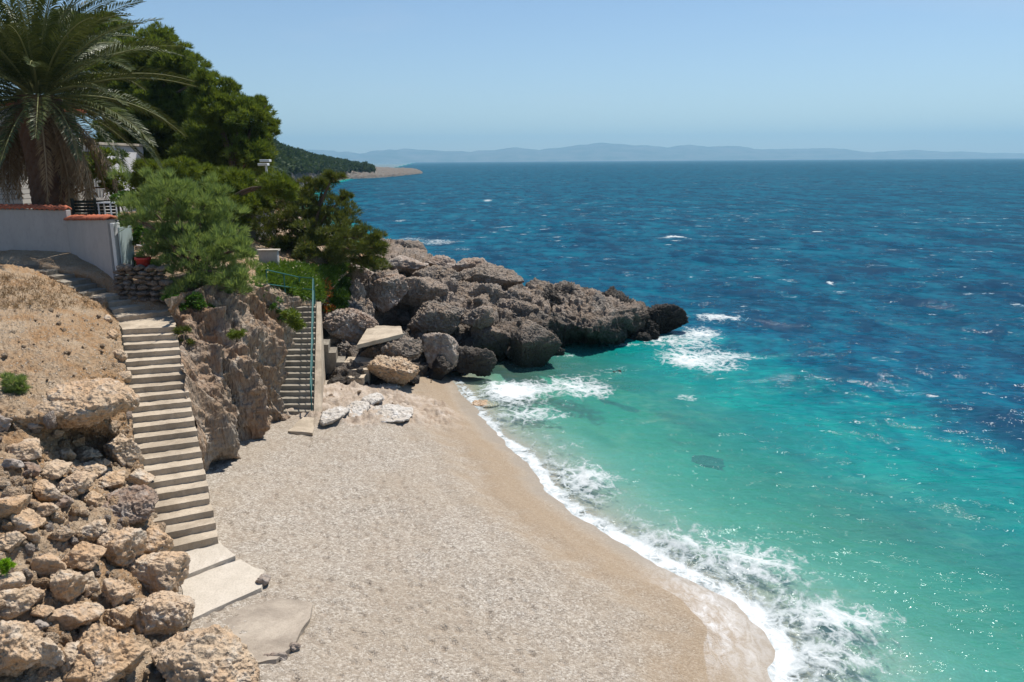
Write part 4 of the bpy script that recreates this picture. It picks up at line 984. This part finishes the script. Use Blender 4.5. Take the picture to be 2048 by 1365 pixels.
stone_wall('sunlit cream stone wall behind the terracotta pot', [(232, 512), (300, 508)], 6.0, .42, .35, PALE, .2, 2)
def pot(label, P, r_, h_, mat, plantmat):
    t = thing('flower_pot', label, 'flower pot', P); prof = [(0, 0), (.62, 0), (.7, .1), (.92, .8), (1.05, .82), (1.05, 1.), (.92, 1.), (.88, .86), (0, .86)]
    th = np.linspace(0, 2 * np.pi, 20, endpoint=False); V = []; 
    for a, b in prof: V += [[P[0] + a * r_ * math.cos(q), P[1] + a * r_ * math.sin(q), P[2] + b * h_] for q in th]
    Fc = [[i * 20 + k, i * 20 + (k + 1) % 20, (i + 1) * 20 + (k + 1) % 20, (i + 1) * 20 + k] for i in range(len(prof) - 1) for k in range(20)]
    meshobj('pot', V, Fc, mat, t); return t
potA = pot('big orange terracotta pot behind the gate', g(246, 500, 6.0), .26, .42, simple('orange_terracotta', (.62, .17, .05), .7), BROAD)
potB = pot('red flower pot standing on the dry-stone wall', g(288, 540, 5.92), .24, .4, simple('red_glaze', (.42, .05, .04), .5), BROAD)

# ------------------------------------------------------------------ house behind the palm
hs = thing('house', 'pale block house wall at the left edge behind the palm', 'house', GD(0, 420, 33))
hp = GD(48, 420, 33)
m = M('white_blockwork'); v = m.coord('Pos', 1)
mp_ = m.n('ShaderNodeMapping'); m.inp(mp_.inputs['Vector'], m.n('ShaderNodeNewGeometry').outputs['Position']); mp_.inputs['Rotation'].default_value = (math.radians(90), 0, 0)
bk = m.n('ShaderNodeTexBrick'); m.inp(bk.inputs['Vector'], mp_.outputs[0]); bk.inputs['Scale'].default_value = 1.0; bk.inputs['Brick Width'].default_value = .42; bk.inputs['Row Height'].default_value = .2; bk.inputs['Mortar Size'].default_value = .016
bk.inputs['Color1'].default_value = (.62, .60, .55, 1); bk.inputs['Color2'].default_value = (.52, .5, .46, 1); bk.inputs['Mortar'].default_value = (.2, .19, .18, 1)
BLOCK = m.out(m.bsdf(bk.outputs[0], .9, m.bump(bk.outputs[1], -.4, .01)))
def boxw(x0, x1, y0, y1, z0, z1): return box_mesh([W(x0, y0, z0), W(x1, y0, z0), W(x1, y1, z0), W(x0, y1, z0)], [W(x0, y0, z1), W(x1, y0, z1), W(x1, y1, z1), W(x0, y1, z1)])
zT = 11.5
V, Fc = boxw(hp[0] - 9, hp[0], hp[1], hp[1] + 5, 6, zT); meshobj('wall', V, Fc, BLOCK, hs, smooth=False)
V, Fc = boxw(hp[0] - 9.3, hp[0] + .35, hp[1] - .35, hp[1] + 5.3, zT, zT + .15); meshobj('roof', V, Fc, TERRA, hs, smooth=False)
h2 = thing('white_house', 'white house with a railed balcony glimpsed between palm and pines', 'house', GD(160, 420, 38))
q = GD(140, 400, 38); q2 = GD(184, 400, 38); zb_, zt2 = zat(q[0], q[1], 398), zat(q[0], q[1], 290)
V, Fc = boxw(q[0] - .6, q2[0], q[1] + 1.2, q[1] + 6, 6, zt2); meshobj('wall', V, Fc, simple('bright_white_wall', (.8, .8, .82), .8), h2, smooth=False)
V, Fc = boxw(q[0] - .7, q2[0] + .1, q[1] + 1.1, q[1] + 6.1, zt2 + .02, zt2 + .14); meshobj('roof', V, Fc, SLAB, h2, smooth=False)
V, Fc = boxw(q[0] - .5, q2[0] + .1, q[1], q[1] + 1.18, zb_ - .15, zb_); meshobj('balcony', V, Fc, PLASTER, h2, smooth=False)
parts = [boxw(q[0] - .5 + i * .14, q[0] - .46 + i * .14, q[1] + .05, q[1] + .09, zb_ + .003, zb_ + .95) for i in range(15)] + [boxw(q[0] - .5, q2[0] + .1, q[1] + .03, q[1] + .11, zb_ + .955, zb_ + 1.0)]
V, Fc = merge(parts); meshobj('balcony_railing', V, Fc, WHITEP, h2, smooth=False)
wi = boxw(q[0] + .3, q2[0] - .35, q[1] + 1.14, q[1] + 1.19, zb_ + 1.2, zb_ + 2.2); meshobj('window', *wi, simple('dark_glass', (.05, .06, .08), .15), h2, smooth=False)
# dark slatted fence above the short wall
fn_ = thing('slatted_fence', 'dark slatted fence standing above the short cream wall', 'fence', GD(190, 440, 27))
a, b = GD(150, 436, 28.8), GD(240, 436, 28.8)
zb_, zt2 = a[2] - 1.2, zat(a[0], a[1], 400)
V, Fc = merge([boxw(a[0], b[0], a[1] + .02 * (i % 2), a[1] + .03 + .02 * (i % 2), zb_ + i * .115, zb_ + i * .115 + .09) for i in range(int((zt2 - zb_) / .115))]); meshobj('slats', V, Fc, DARKW, fn_, smooth=False)
for u in (0, .5, 1):
    x = a[0] + (b[0] - a[0]) * u; V, Fc = boxw(x - .04, x + .04, a[1] - .09, a[1] - .01, zb_, zt2 + .05); meshobj('post', V, Fc, DARKW, fn_, smooth=False)
# white garden table
tb = thing('garden_table', 'white garden table seen over the short wall', 'table', GD(212, 430, 26.3))
a = GD(212, 405, 28.3); V, Fc = boxw(a[0] - .22, a[0] + .3, a[1] - .25, a[1] + .25, a[2] - .03, a[2] + .01); meshobj('table_top', V, Fc, WHITEP, tb, smooth=False)
for sx, sy in ((-.18, -.2), (.24, -.2), (-.18, .2), (.24, .2)):
    V, Fc = boxw(a[0] + sx - .02, a[0] + sx + .02, a[1] + sy - .02, a[1] + sy + .02, a[2] - .72, a[2] - .033); meshobj('leg', V, Fc, WHITEP, tb, smooth=False)
# low white wall seen right of the feathery shrub, pergola wall piece
lw = thing('terrace_wall', 'short white terrace wall between the shrub and the dark pine', 'wall', g(532, 528, 5.3))
a = g(518, 528, 5.3); zt2 = zat(a[0], a[1], 503)
V, Fc = boxw(a[0], a[0] + .75, a[1], a[1] + .25, 4.8, zt2); bevel(meshobj('plaster_body', V, Fc, PLASTER, lw, smooth=False), .02)
V, Fc = boxw(a[0] - .04, a[0] + .8, a[1] - .04, a[1] + .3, zt2 + .003, zt2 + .06); bevel(meshobj('coping', V, Fc, SLAB, lw, smooth=False), .02)
ws = thing('white_villa', 'bluish white villa corner glimpsed behind the feathery shrub', 'house', GD(495, 470, 36))
a = GD(478, 470, 37); b = GD(514, 470, 37)
V, Fc = boxw(a[0], b[0], a[1], a[1] + 3, 5.5, zat(a[0], a[1], 424)); meshobj('wall', V, Fc, PLASTER, ws, smooth=False)
zr = zat(a[0], a[1], 422); V, Fc = boxw(a[0] - .2, b[0] + .2, a[1] - .3, a[1] + 3.2, zr + .02, zr + .15); meshobj('roof', V, Fc, SLAB, ws, smooth=False)
# lamp post with flat heads above the pines
lp = thing('lamp_post', 'slim white lamp post with a flat double head among the pines', 'lamp post', GD(538, 400, 40))
a = GD(537, 400, 40); zt2 = zat(a[0], a[1], 332)
V, Fc = tube([W(a[0], a[1], 5), W(a[0], a[1], zt2)], .06); meshobj('pole', V, Fc, WHITEP, lp)
for k, (dx, dz) in enumerate([(-.12, 0), (.14, .18)]):
    V, Fc = boxw(a[0] + dx - .24, a[0] + dx + .24, a[1] - .2 - .5 * k, a[1] + .2 - .5 * k, zt2 + dz, zt2 + dz + .12); bevel(meshobj('lamp_head', V, Fc, WHITEP, lp, smooth=False), .02)

# ------------------------------------------------------------------ vegetation
def leaves(cent, outd, n, lr, wr_, spread, rs, up=0., width_mid=True):
    """n thin diamond leaves around every centre; outd = main direction of each centre"""
    k = len(cent); c = np.repeat(cent, n, 0); o_ = np.repeat(outd, n, 0)
    d = o_ + rs.normal(size=c.shape) * spread; d[:, 2] += up; d /= np.linalg.norm(d, axis=1)[:, None]
    s_ = np.cross(d, rs.normal(size=c.shape)); s_ /= np.linalg.norm(s_, axis=1)[:, None]
    l_ = (lr[0] + (lr[1] - lr[0]) * rs.random(len(c)))[:, None]; w2 = wr_ * (.7 + .6 * rs.random(len(c)))[:, None]
    V = np.stack([c, c + d * l_ * .5 + s_ * w2 / 2, c + d * l_, c + d * l_ * .5 - s_ * w2 / 2], 1).reshape(-1, 3)
    Fc = np.arange(len(c) * 4).reshape(-1, 4)
    tint = np.repeat(np.clip(np.repeat(rs.random(k), n) * .6 + .4 * rs.random(len(c)), 0, 1), 4)
    return V, Fc, tint
def crown_pts(blobs, per, rs, shell=.45, jag=.22, dens=2.1):
    """tuft centres over lumpy ellipsoids, with holes"""
    Cs, Os = [], []
    for c, r in blobs:
        r = np.asarray(r, float) * np.ones(3)
        n = int(per * (r[0] * r[2]) / 16 * dens) + 4
        u = rs.normal(size=(n, 3)); u /= np.linalg.norm(u, axis=1)[:, None]
        lump = 1 + jag * perlin(u * 2.2 + c * .37) * 2 + jag * .6 * perlin(u * 5.1 + c)
        rad = (1 - shell * rs.random(n) ** 1.7)
        P = c + u * r * (rad * lump)[:, None]
        keep = perlin(P * .9 + 31) > -.45; P = P[keep]; u = u[keep]
        bs = (.13 + .22 * rs.random(len(P)))[:, None] * min(1., r[0] * 1.1); k = 16
        q = rs.normal(size=(len(P), k, 3)); q /= np.linalg.norm(q, axis=2)[..., None]; q[..., 2] = np.abs(q[..., 2]) * .8 - .1
        P2 = P[:, None] + q * (bs * (.6 + .4 * rs.random((len(P), k))))[..., None] * 1.5
        Cs.append(P2.reshape(-1, 3)); Os.append((u[:, None] * .35 + q * .6).reshape(-1, 3))
    return np.concatenate(Cs), np.concatenate(Os)
def limb(p, q, r0, r1, rs, n=7, wob=.12):
    t = np.linspace(0, 1, n)[:, None]; L_ = np.linalg.norm(q - p)
    P = p + (q - p) * t + np.cumsum(rs.normal(size=(n, 3)) * wob * L_ / n, 0) * (t * (1.2 - t))
    P[:, 2] += .12 * L_ * np.sin(t[:, 0] * 3.14)
    return tube(P, np.linspace(r0, r1, n), 7)
def tree(name, label, cat, blobs_px, dep, base, mat, seed, per=110, needles=9, ln=(.16, .30), wn=.035, spread=.6, up=.35, group=None, squash=.75, trunk=.28, depj=1.5, jag=.34, dens=2.1):
    rs = np.random.default_rng(seed); t = thing(name, label, cat, base, group)
    blobs = []
    for (x, y, r) in blobs_px:
        r *= .90; x += rs.normal() * r * .10; y += rs.normal() * r * .10
        dd = dep + rs.uniform(-depj, depj); c = GD(x, y, dd); rw = r * dd / FPX
        blobs.append((c, (rw * 1.04, rw, rw * squash * 1.05)))
    P, O = crown_pts(blobs, per, rs, jag=jag, dens=dens)
    V, Fc, tint = leaves(P, O, needles, ln, wn, spread, rs, up)
    meshobj('crown', V, Fc, mat, t, smooth=False, attrs=dict(tint=tint))
    parts = []
    cc = np.mean([b[0] for b in blobs], 0); fork = np.array([base[0] * .6 + cc[0] * .4, base[1] * .6 + cc[1] * .4, base[2] + (cc[2] - base[2]) * .45])
    parts.append(limb(np.array(base) - [0, 0, .4], fork, trunk, trunk * .7, rs))
    for c, r in blobs: parts.append(limb(fork, c, trunk * .45, .03, rs))
    V, Fc = merge(parts); meshobj('trunk', V, Fc, BARK, t)
    return t
def pb(px, py, z): return g(px, py, z)
tree('pine_tree', 'tallest dark green pine rising behind the palm', 'pine tree',
     [(150, 95, 65), (205, 80, 58), (255, 115, 60), (310, 112, 55), (352, 140, 52), (300, 190, 75), (372, 195, 55), (235, 190, 70), (395, 250, 58), (330, 262, 70), (250, 280, 65), (160, 180, 70), (390, 300, 55), (310, 320, 60), (330, 82, 24), (400, 165, 24), (120, 60, 40), (60, 120, 70)],
     46, W(-22, 46, 7.2), PINE, 11, per=330, needles=14, ln=(.22, .42), wn=.035, spread=.5, up=.5, group='pines behind the villa wall', trunk=.4)
tree('pine_tree', 'dark pine leaning right against the sky, second from the palm', 'pine tree',
     [(430, 215, 48), (475, 232, 52), (512, 222, 26), (530, 212, 16), (452, 185, 28), (480, 285, 58), (525, 262, 24), (545, 253, 12), (440, 300, 60), (510, 310, 38), (410, 345, 50), (500, 348, 36), (405, 175, 26)],
     42, W(-14.5, 42, 6.3), PINE, 12, per=380, needles=14, ln=(.2, .38), wn=.033, spread=.5, up=.5, group='pines behind the villa wall', trunk=.32)
tree('pine_tree', 'low bright green pine below the two tall ones', 'pine tree',
     [(300, 365, 42), (350, 362, 46), (400, 372, 46), (450, 375, 46), (500, 385, 44), (545, 375, 32), (330, 410, 36), (470, 420, 40), (360, 340, 30), (570, 385, 26)],
     35, W(-13, 35, 6.2), PINEB, 13, per=460, needles=14, ln=(.18, .34), wn=.028, spread=.5, up=.5, group='pines behind the villa wall', trunk=.2)
tree('juniper_tree', 'dark wind-bent evergreen spreading over the rocks beside the sea', 'evergreen tree',
     [(560, 405, 42), (610, 395, 40), (645, 372, 26), (668, 352, 14), (600, 440, 52), (655, 432, 40), (690, 455, 38), (725, 470, 36), (745, 492, 28), (640, 490, 50), (700, 500, 42), (580, 490, 50), (735, 520, 34), (540, 450, 40), (690, 398, 14), (660, 525, 30), (620, 410, 36), (590, 520, 28)],
     36.5, W(-9.6, 36.5, 4.8), JUNI, 14, per=420, needles=13, ln=(.16, .32), wn=.026, spread=.5, up=.45, group=None, trunk=.22, squash=.7, jag=.65, dens=1.35)
tree('tamarisk_shrub', 'feathery grey-green tamarisk spilling over the cliff between the staircases', 'shrub',
     [(300, 415, 46), (345, 395, 46), (385, 425, 52), (430, 430, 46), (330, 460, 50), (400, 480, 60), (350, 520, 50), (450, 490, 46), (405, 545, 56), (460, 545, 46), (485, 510, 32), (380, 585, 36), (440, 590, 30), (275, 440, 30), (480, 570, 30), (420, 400, 30), (320, 500, 30)],
     25.6, g(385, 600, 5.0), TAMA, 15, per=420, ln=(.14, .34), wn=.016, spread=.5, up=.9, needles=14, group=None, trunk=.12, squash=.9, depj=1.1, jag=.75, dens=1.5)
tree('fig_shrub', 'small bright green leafy bush at the root of the tamarisk', 'shrub',
     [(365, 612, 26), (392, 600, 22), (345, 600, 16), (410, 618, 16)], 24.4, g(378, 630, 4.7), BROAD, 16, per=600, ln=(.08, .16), wn=.07, spread=.9, needles=5, up=.1, trunk=.04, depj=.3)
tree('garden_bush', 'dark leafy garden bush behind the gate', 'shrub', [(255, 455, 22), (275, 480, 18), (300, 530, 22), (270, 525, 18), (235, 400, 20)], 26.5, g(268, 520, 5.9), BROAD, 17, per=500, ln=(.08, .18), wn=.07, spread=.9, needles=5, trunk=.04, depj=.3)
tree('cliff_bush', 'dark bush under the upper flight of the narrow stairs', 'shrub', [(505, 590, 24), (540, 605, 22), (470, 600, 20), (565, 632, 16)], 27.0, g(520, 612, 4.6), BROAD, 18, per=500, ln=(.08, .16), wn=.05, spread=.9, needles=5, trunk=.04, depj=.4)
tree('hanging_plant', 'light green plant trailing on the left of the narrow stairs', 'plant', [(588, 640, 12), (580, 628, 10), (596, 652, 8)], 26.6, g(585, 650, 3.5), PINEB, 19, per=900, ln=(.1, .25), wn=.03, spread=.7, needles=6, up=-.3, trunk=.02, depj=.2)
tree('cliff_plant', 'green tuft growing on the ochre cliff face', 'plant', [(476, 666, 14), (470, 672, 9)], 23.3, g(474, 676, 4.0), PINEB, 20, per=900, ln=(.06, .14), wn=.02, needles=6, trunk=.02, depj=.1)
tree('cliff_plant', 'olive tuft beside the top of the long staircase', 'plant', [(366, 665, 10), (372, 690, 10)], 22.8, g(368, 690, 4.2), JUNI, 21, per=900, ln=(.08, .2), wn=.02, needles=6, trunk=.02, depj=.1)
hp_, _ = hit(30, 782, [0, 1])
tree('dry_bank_shrub', 'small round dark green shrub growing on the dry bank', 'shrub', [(30, 772, 20), (22, 780, 14), (40, 780, 12)], depth_of(hp_), hp_, TAMA, 22, per=1500, ln=(.06, .16), wn=.012, needles=10, up=.5, trunk=.02, depj=.05)
hp_, _ = hit(6, 1136, [0, 1])
tree('green_tuft', 'bright yellow-green tuft between rocks at the left edge', 'plant', [(6, 1130, 13), (14, 1136, 8)], depth_of(hp_) - .3, hp_, leaf_mat('lime_leaf', (.16, .34, .02), (.28, .5, .03)), 23, per=2500, ln=(.04, .09), wn=.02, needles=8, up=.5, trunk=.01, depj=.03)
# bushes behind, filling the ground between wall and pines
tree('background_bush', 'dark bush mass behind the slatted fence', 'shrub', [(150, 330, 60), (220, 350, 50), (250, 390, 36), (110, 380, 40), (30, 300, 50)], 36, W(-20, 36, 7), PINE, 24, per=120, ln=(.2, .35), wn=.06, trunk=.1)
tree('coastal_shrub', 'green scrub on the rocks right of the pale hump', 'shrub', [(745, 545, 22), (722, 540, 20), (765, 535, 16), (700, 528, 20)], 41, g(738, 560, 3.9), BROAD, 25, per=300, ln=(.1, .25), wn=.03, needles=6, up=.6, trunk=.04, depj=.8)

# succulent ground cover above the narrow stairs
rs = np.random.default_rng(31); pts = []
poly = [(515, 545), (560, 532), (640, 540), (696, 535), (700, 590), (690, 626), (650, 628), (636, 604), (596, 602), (560, 580), (520, 566)]
def inpoly(x, y):
    c_ = False; j = len(poly) - 1
    for i in range(len(poly)):
        xi, yi = poly[i]; xj, yj = poly[j]
        if (yi > y) != (yj > y) and x < (xj - xi) * (y - yi) / (yj - yi) + xi: c_ = not c_
        j = i
    return c_
while len(pts) < 2600:
    x, y = rs.uniform(510, 705), rs.uniform(530, 630)
    if inpoly(x, y) and hit(x, y, [3, 4])[0] is not None: P, _ = hit(x, y, [3, 4]); pts.append(P + [0, 0, .05 + .12 * rs.random()])
pts = np.array(pts)
V, Fc, tint = leaves(pts, np.tile([0, -.1, .6], (len(pts), 1)), 12, (.10, .26), .045, .8, rs)
tint = tint * .86; red = np.repeat(np.repeat((np.hypot(pts[:, 0] - g(660, 590, 3.6)[0], (pts[:, 1] - g(660, 590, 3.6)[1]) * .5) < .30) & (rs.random(len(pts)) < .45), 12), 4); tint[red] = 1.
o = meshobj('ground_cover', V, Fc, SUCC, smooth=False, attrs=dict(tint=tint)); props(o, 'bright green succulent ground cover with a red patch above the narrow stairs', 'ground cover', kind='stuff')
fp = pts[rs.choice(len(pts), 60)] + [0, 0, .2]
V, Fc, tint = leaves(fp, np.tile([0, 0, .3], (60, 1)), 8, (.03, .05), .03, 1., rs)
o = meshobj('flowers', V, Fc, FLOWER, smooth=False); props(o, 'tiny pale yellow flowers dotted over the succulent ground cover', 'flowers', kind='stuff')
# dry twigs of grass on the bank under the path
pts = []
while len(pts) < 500:
    x = rs.uniform(-20, 230); y = rs.uniform(545, 620)
    if y < np.interp(x, [-20, 100, 230], [545, 560, 612]): continue
    P, _ = hit(x, y, [1])
    if P is not None: pts.append(P)
pts = np.array(pts)
V, Fc, tint = leaves(pts, np.tile([.1, -.3, .5], (len(pts), 1)), 7, (.06, .22), .012, .5, rs)
o = meshobj('dry_grass', V, Fc, PALMD, smooth=False, attrs=dict(tint=tint)); props(o, 'thin dry grass at the top of the reddish bank', 'grass', kind='stuff')

# ------------------------------------------------------------------ palm
PD = 29.6
pc = GD(76, 198, PD); pbz = 6.6
palm = thing('palm_tree', 'large date palm with arching fronds above the villa wall', 'palm tree', np.array([pc[0], pc[1], pbz]))
n = 90; seg = 48; zz = np.linspace(pbz - .3, pc[2] + .1, n); th = np.linspace(0, 2 * np.pi, seg, endpoint=False)
V = []
for i, z in enumerate(zz):
    u = i / (n - 1); r_ = .58 + .16 * math.exp(-((u - .85) / .2) ** 2) + .1 * math.exp(-(u / .1) ** 2)
    for a in th:
        ph = a * 13 / 1 + i * 1.35
        bmp = .055 * abs(math.sin(a * 6.5 + i * .42)) + .055 * abs(math.sin(a * 6.5 - i * .42))
        V.append([pc[0] + (r_ + bmp) * math.cos(a), pc[1] + (r_ + bmp) * math.sin(a), z])
Fc = [[i * seg + k, i * seg + (k + 1) % seg, (i + 1) * seg + (k + 1) % seg, (i + 1) * seg + k] for i in range(n - 1) for k in range(seg)]
meshobj('trunk', V, Fc, PALMB, palm, smooth=False)
def frond(az, el, Lf, droop, rs, dead=False):
    n = 34; t = np.linspace(0, 1, n); hd = np.array([math.cos(az), math.sin(az), 0.])
    ang = el - droop * t ** 1.25
    st_ = Lf / (n - 1); P = np.zeros((n, 3)); P[0] = pc + hd * .35 + [0, 0, .25 * math.sin(el)]
    side_b = rs.normal() * .25
    sd = np.array([-hd[1], hd[0], 0])
    for i in range(1, n):
        d = hd * math.cos(ang[i]) + np.array([0, 0, math.sin(ang[i])]) + sd * side_b * t[i] * .5
        P[i] = P[i - 1] + d / np.linalg.norm(d) * st_
    fr_ = tube(P, np.linspace(.045, .008, n), 5)
    T_ = np.gradient(P, axis=0); T_ /= np.linalg.norm(T_, axis=1)[:, None]
    up_ = np.cross(np.cross(T_, np.array([0, 0, 1.]) + hd * 1e-3), T_); up_ /= np.maximum(np.linalg.norm(up_, axis=1)[:, None], 1e-6)
    roll = rs.normal() * .35
    lf = []; m_ = 96
    tt = np.linspace(.10, .995, m_); idx = tt * (n - 1); i0 = np.clip(idx.astype(int), 0, n - 2); f = (idx - i0)[:, None]
    base = P[i0] * (1 - f) + P[i0 + 1] * f; tg = T_[i0]; up1 = up_[i0]; sd1 = np.cross(tg, up1)
    up1, sd1 = up1 * math.cos(roll) + sd1 * math.sin(roll), sd1 * math.cos(roll) - up1 * math.sin(roll)
    ll = .47 * np.sin(np.clip(tt * 1.02, 0, 1) * np.pi * .86 + .32) ** .8 * (.62 if dead else 1) * Lf / 4 + .08
    Vs = []; tints = []
    for s_ in (-1, 1):
        for rep in range(1):
            d = sd1 * s_ * .82 + tg * (.55 + .35 * tt[:, None]) + up1 * (.34 if not dead else -.05) + rs.normal(size=base.shape) * (.09 if not dead else .28)
            d /= np.linalg.norm(d, axis=1)[:, None]
            tip = base + d * ll[:, None] + np.array([0, 0, -1]) * (ll[:, None] ** 1.3 * (.26 if not dead else .55))
            mid = base + d * ll[:, None] * .55 - np.array([0, 0, 1]) * .02
            wv_ = tg * .028
            Vs.append(np.stack([base - wv_ * .6, mid - wv_, tip, mid + wv_], 1)); tints.append(np.repeat(rs.random(m_) * .7 + .3 * rs.random(), 4))
    V = np.concatenate(Vs).reshape(-1, 3); Fc = np.arange(len(V)).reshape(-1, 4)
    return fr_, (V, Fc), np.concatenate(tints)
rs = np.random.default_rng(21)
NF = 84; ga = 2.39996
for i in range(NF):
    u = i / (NF - 1); el = math.radians(88 - 108 * u ** 1.15); az = i * ga + rs.normal() * .1
    Lf = 5.3 * (.8 + .25 * math.sin(u * 3.1)) * (.94 + .1 * rs.random())
    dr_ = math.radians(40 + 34 * rs.random()) * (.62 + .42 * (1 - abs(u - .35)))
    rc, lf, ti = frond(az, el, Lf, dr_, rs)
    fo_ = meshobj('frond', *lf, PALMG, palm, smooth=False, attrs=dict(tint=ti))
    meshobj('rachis', rc[0] - np.array(palm['_o']), rc[1], RACH, None); ro_ = bpy.data.objects[-1] if False else C.objects[-1]; ro_.parent = fo_
for i in range(36):
    az = i * ga * 1.3 + rs.normal() * .2; el = math.radians(-28 - 30 * rs.random())
    rc, lf, ti = frond(az, el, 3.2 + 1.2 * rs.random(), math.radians(52), rs, True)
    fo_ = meshobj('dry_frond', *lf, PALMD, palm, smooth=False, attrs=dict(tint=ti)); fo_['label'] = 'hanging brown dead frond'
    meshobj('rachis', rc[0] - np.array(palm['_o']), rc[1], RACHD, None); C.objects[-1].parent = fo_

# ------------------------------------------------------------------ far headland and islands
hl_f = [(520, 395), (600, 372), (690, 361), (770, 357), (838, 349.5), (845, 347.6)]
F0 = [g(x, y, -.5) for x, y in hl_f]
def ridge(dy, zs): return [np.array([p_[0] - .26 * dy, p_[1] + dy, z]) for p_, z in zip(F0, zs)]
hrows = [F0, ridge(6, [3, 3, 2.5, 1.8, 1.4, .4]), ridge(28, [8, 6.5, 4.6, 3.8, 3.0, .8]), ridge(80, [9, 8.5, 6.5, 5., 3.2, .5]), ridge(160, [10, 9.2, 7, 5., 1., -.5]), ridge(300, [10, 8, 5, 1, -1, -1])]
HEADM = rock_mat('headland_rock', (.165, .15, .13), (.17, .13, .10), (.26, .24, .21), (.04, .038, .034), scale=.3, bstr=4.)
Hs = land('headland', hrows, 200, 90, HEADM, lambda P: .9 * fbm(P * .07, 5, ridged=True) + 1.5 * fbm(P * .18, 4, .6, ridged=True) + .1, surf=False, label='low rocky headland with pines beyond the point')
rs = np.random.default_rng(44)
Hf = Hs.reshape(-1, 3); 
pj = (Hf - CAM); dpf = pj @ _F; hx = 1024 + (pj @ _R) / dpf * FPX
okm = (hx < 745) & (hx > 505) & (Hf[:, 2] > 2.9) & (rs.random(len(Hf)) < np.where(hx < 690, .55, .10))
base = Hf[okm]; rs.shuffle(base); base = base[:900]
hx2 = 1024 + ((base - CAM) @ _R) / ((base - CAM) @ _F) * FPX
hgt2 = np.interp(hx2, [520, 560, 620, 680, 735], [9, 7.5, 6, 4., 1.8]) * (.6 + .5 * rs.random(len(base)))
cs, os_ = [], []
for b_, h_ in zip(base, hgt2):
    k = 26; u = rs.normal(size=(k, 3)); u /= np.linalg.norm(u, axis=1)[:, None]; u[:, 2] = np.abs(u[:, 2]) * 1.0 - .25
    cs.append(b_ + [0, 0, h_ * .55] + u * [h_ * .42, h_ * .42, h_ * .42]); os_.append(u)
V, Fc, tint = leaves(np.concatenate(cs), np.concatenate(os_), 4, (1.0, 2.4), 1.0, .7, rs, .2)
o = meshobj('headland_wood', V, Fc, FARWOOD, smooth=False, attrs=dict(tint=tint)); props(o, 'dark pine wood covering the far headland', 'wood', kind='stuff')

DI = 12000.
sil = [(560, 302), (640, 300), (680, 304), (700, 306), (720, 309), (740, 303), (770, 301), (790, 300), (805, 298.5), (840, 301), (900, 303), (940, 304), (960, 302), (990, 302), (1005, 299), (1025, 295), (1045, 297), (1080, 301), (1110, 297), (1150, 292), (1185, 288), (1210, 286), (1240, 288), (1290, 291), (1340, 295), (1365, 292), (1380, 290), (1410, 294), (1440, 292), (1480, 292.5), (1510, 298), (1560, 300), (1600, 298), (1660, 297.5), (1700, 299), (1730, 305), (1760, 306), (1790, 302), (1850, 301), (1880, 304), (1900, 305), (1930, 304), (1960, 306), (1990, 308), (2030, 306.5), (2100, 309), (2300, 310)]
xs = np.linspace(430, 2300, 520); ys = np.interp(xs, [q_[0] for q_ in sil], [q_[1] for q_ in sil])
ys = ys + perlin(np.stack([xs * .06, xs * 0, xs * 0], 1)) * 1.2
rows_ = []
for k, fr_ in enumerate([-.05, .25, .5, .72, .88, 1., .9, .6, 0]):
    row = []
    for x, y in zip(xs, ys):
        Pt = GD(x, y, DI)
        zz = max(Pt[2], 5)
        row.append([Pt[0], DI - 900 + k * 280, zz * fr_])
    rows_.append(row)
S_ = np.array(rows_); S_ = crom(S_, 60); P = S_.reshape(-1, 3)
P[:, 2] += 26 * fbm(P * .0022, 5, ridged=True) * (P[:, 2] > 40)
Fc = grid_faces(60, 520)
m = M('island_scrub'); v = m.coord('Pos', 1); ISL = m.out(m.bsdf(m.ramp(m.noise(v, .004, 5, .65), [(.4, (.06, .075, .045)), (.6, (.17, .15, .12))]), .95))
o = meshobj('distant_islands', P, Fc, ISL); props(o, kind='structure', label='long line of distant blue hills on the horizon')

# ------------------------------------------------------------------ sea air
V, Fc = boxw(-15500, 15500, -200, 15500, -16, 460)
m = M('sea_haze'); pvn = m.n('ShaderNodeVolumePrincipled'); pvn.inputs['Color'].default_value = (.40, .75, 1, 1); pvn.inputs['Density'].default_value = 1.3e-4; pvn.inputs['Anisotropy'].default_value = .2
m.t.links.new(pvn.outputs[0], m.o.inputs['Volume'])
o = meshobj('haze', V, Fc, m.m, smooth=False); props(o, 'thin blue sea haze over the distance', 'haze', kind='stuff')
for ob in bpy.data.objects:
    if '_o' in ob: del ob['_o']
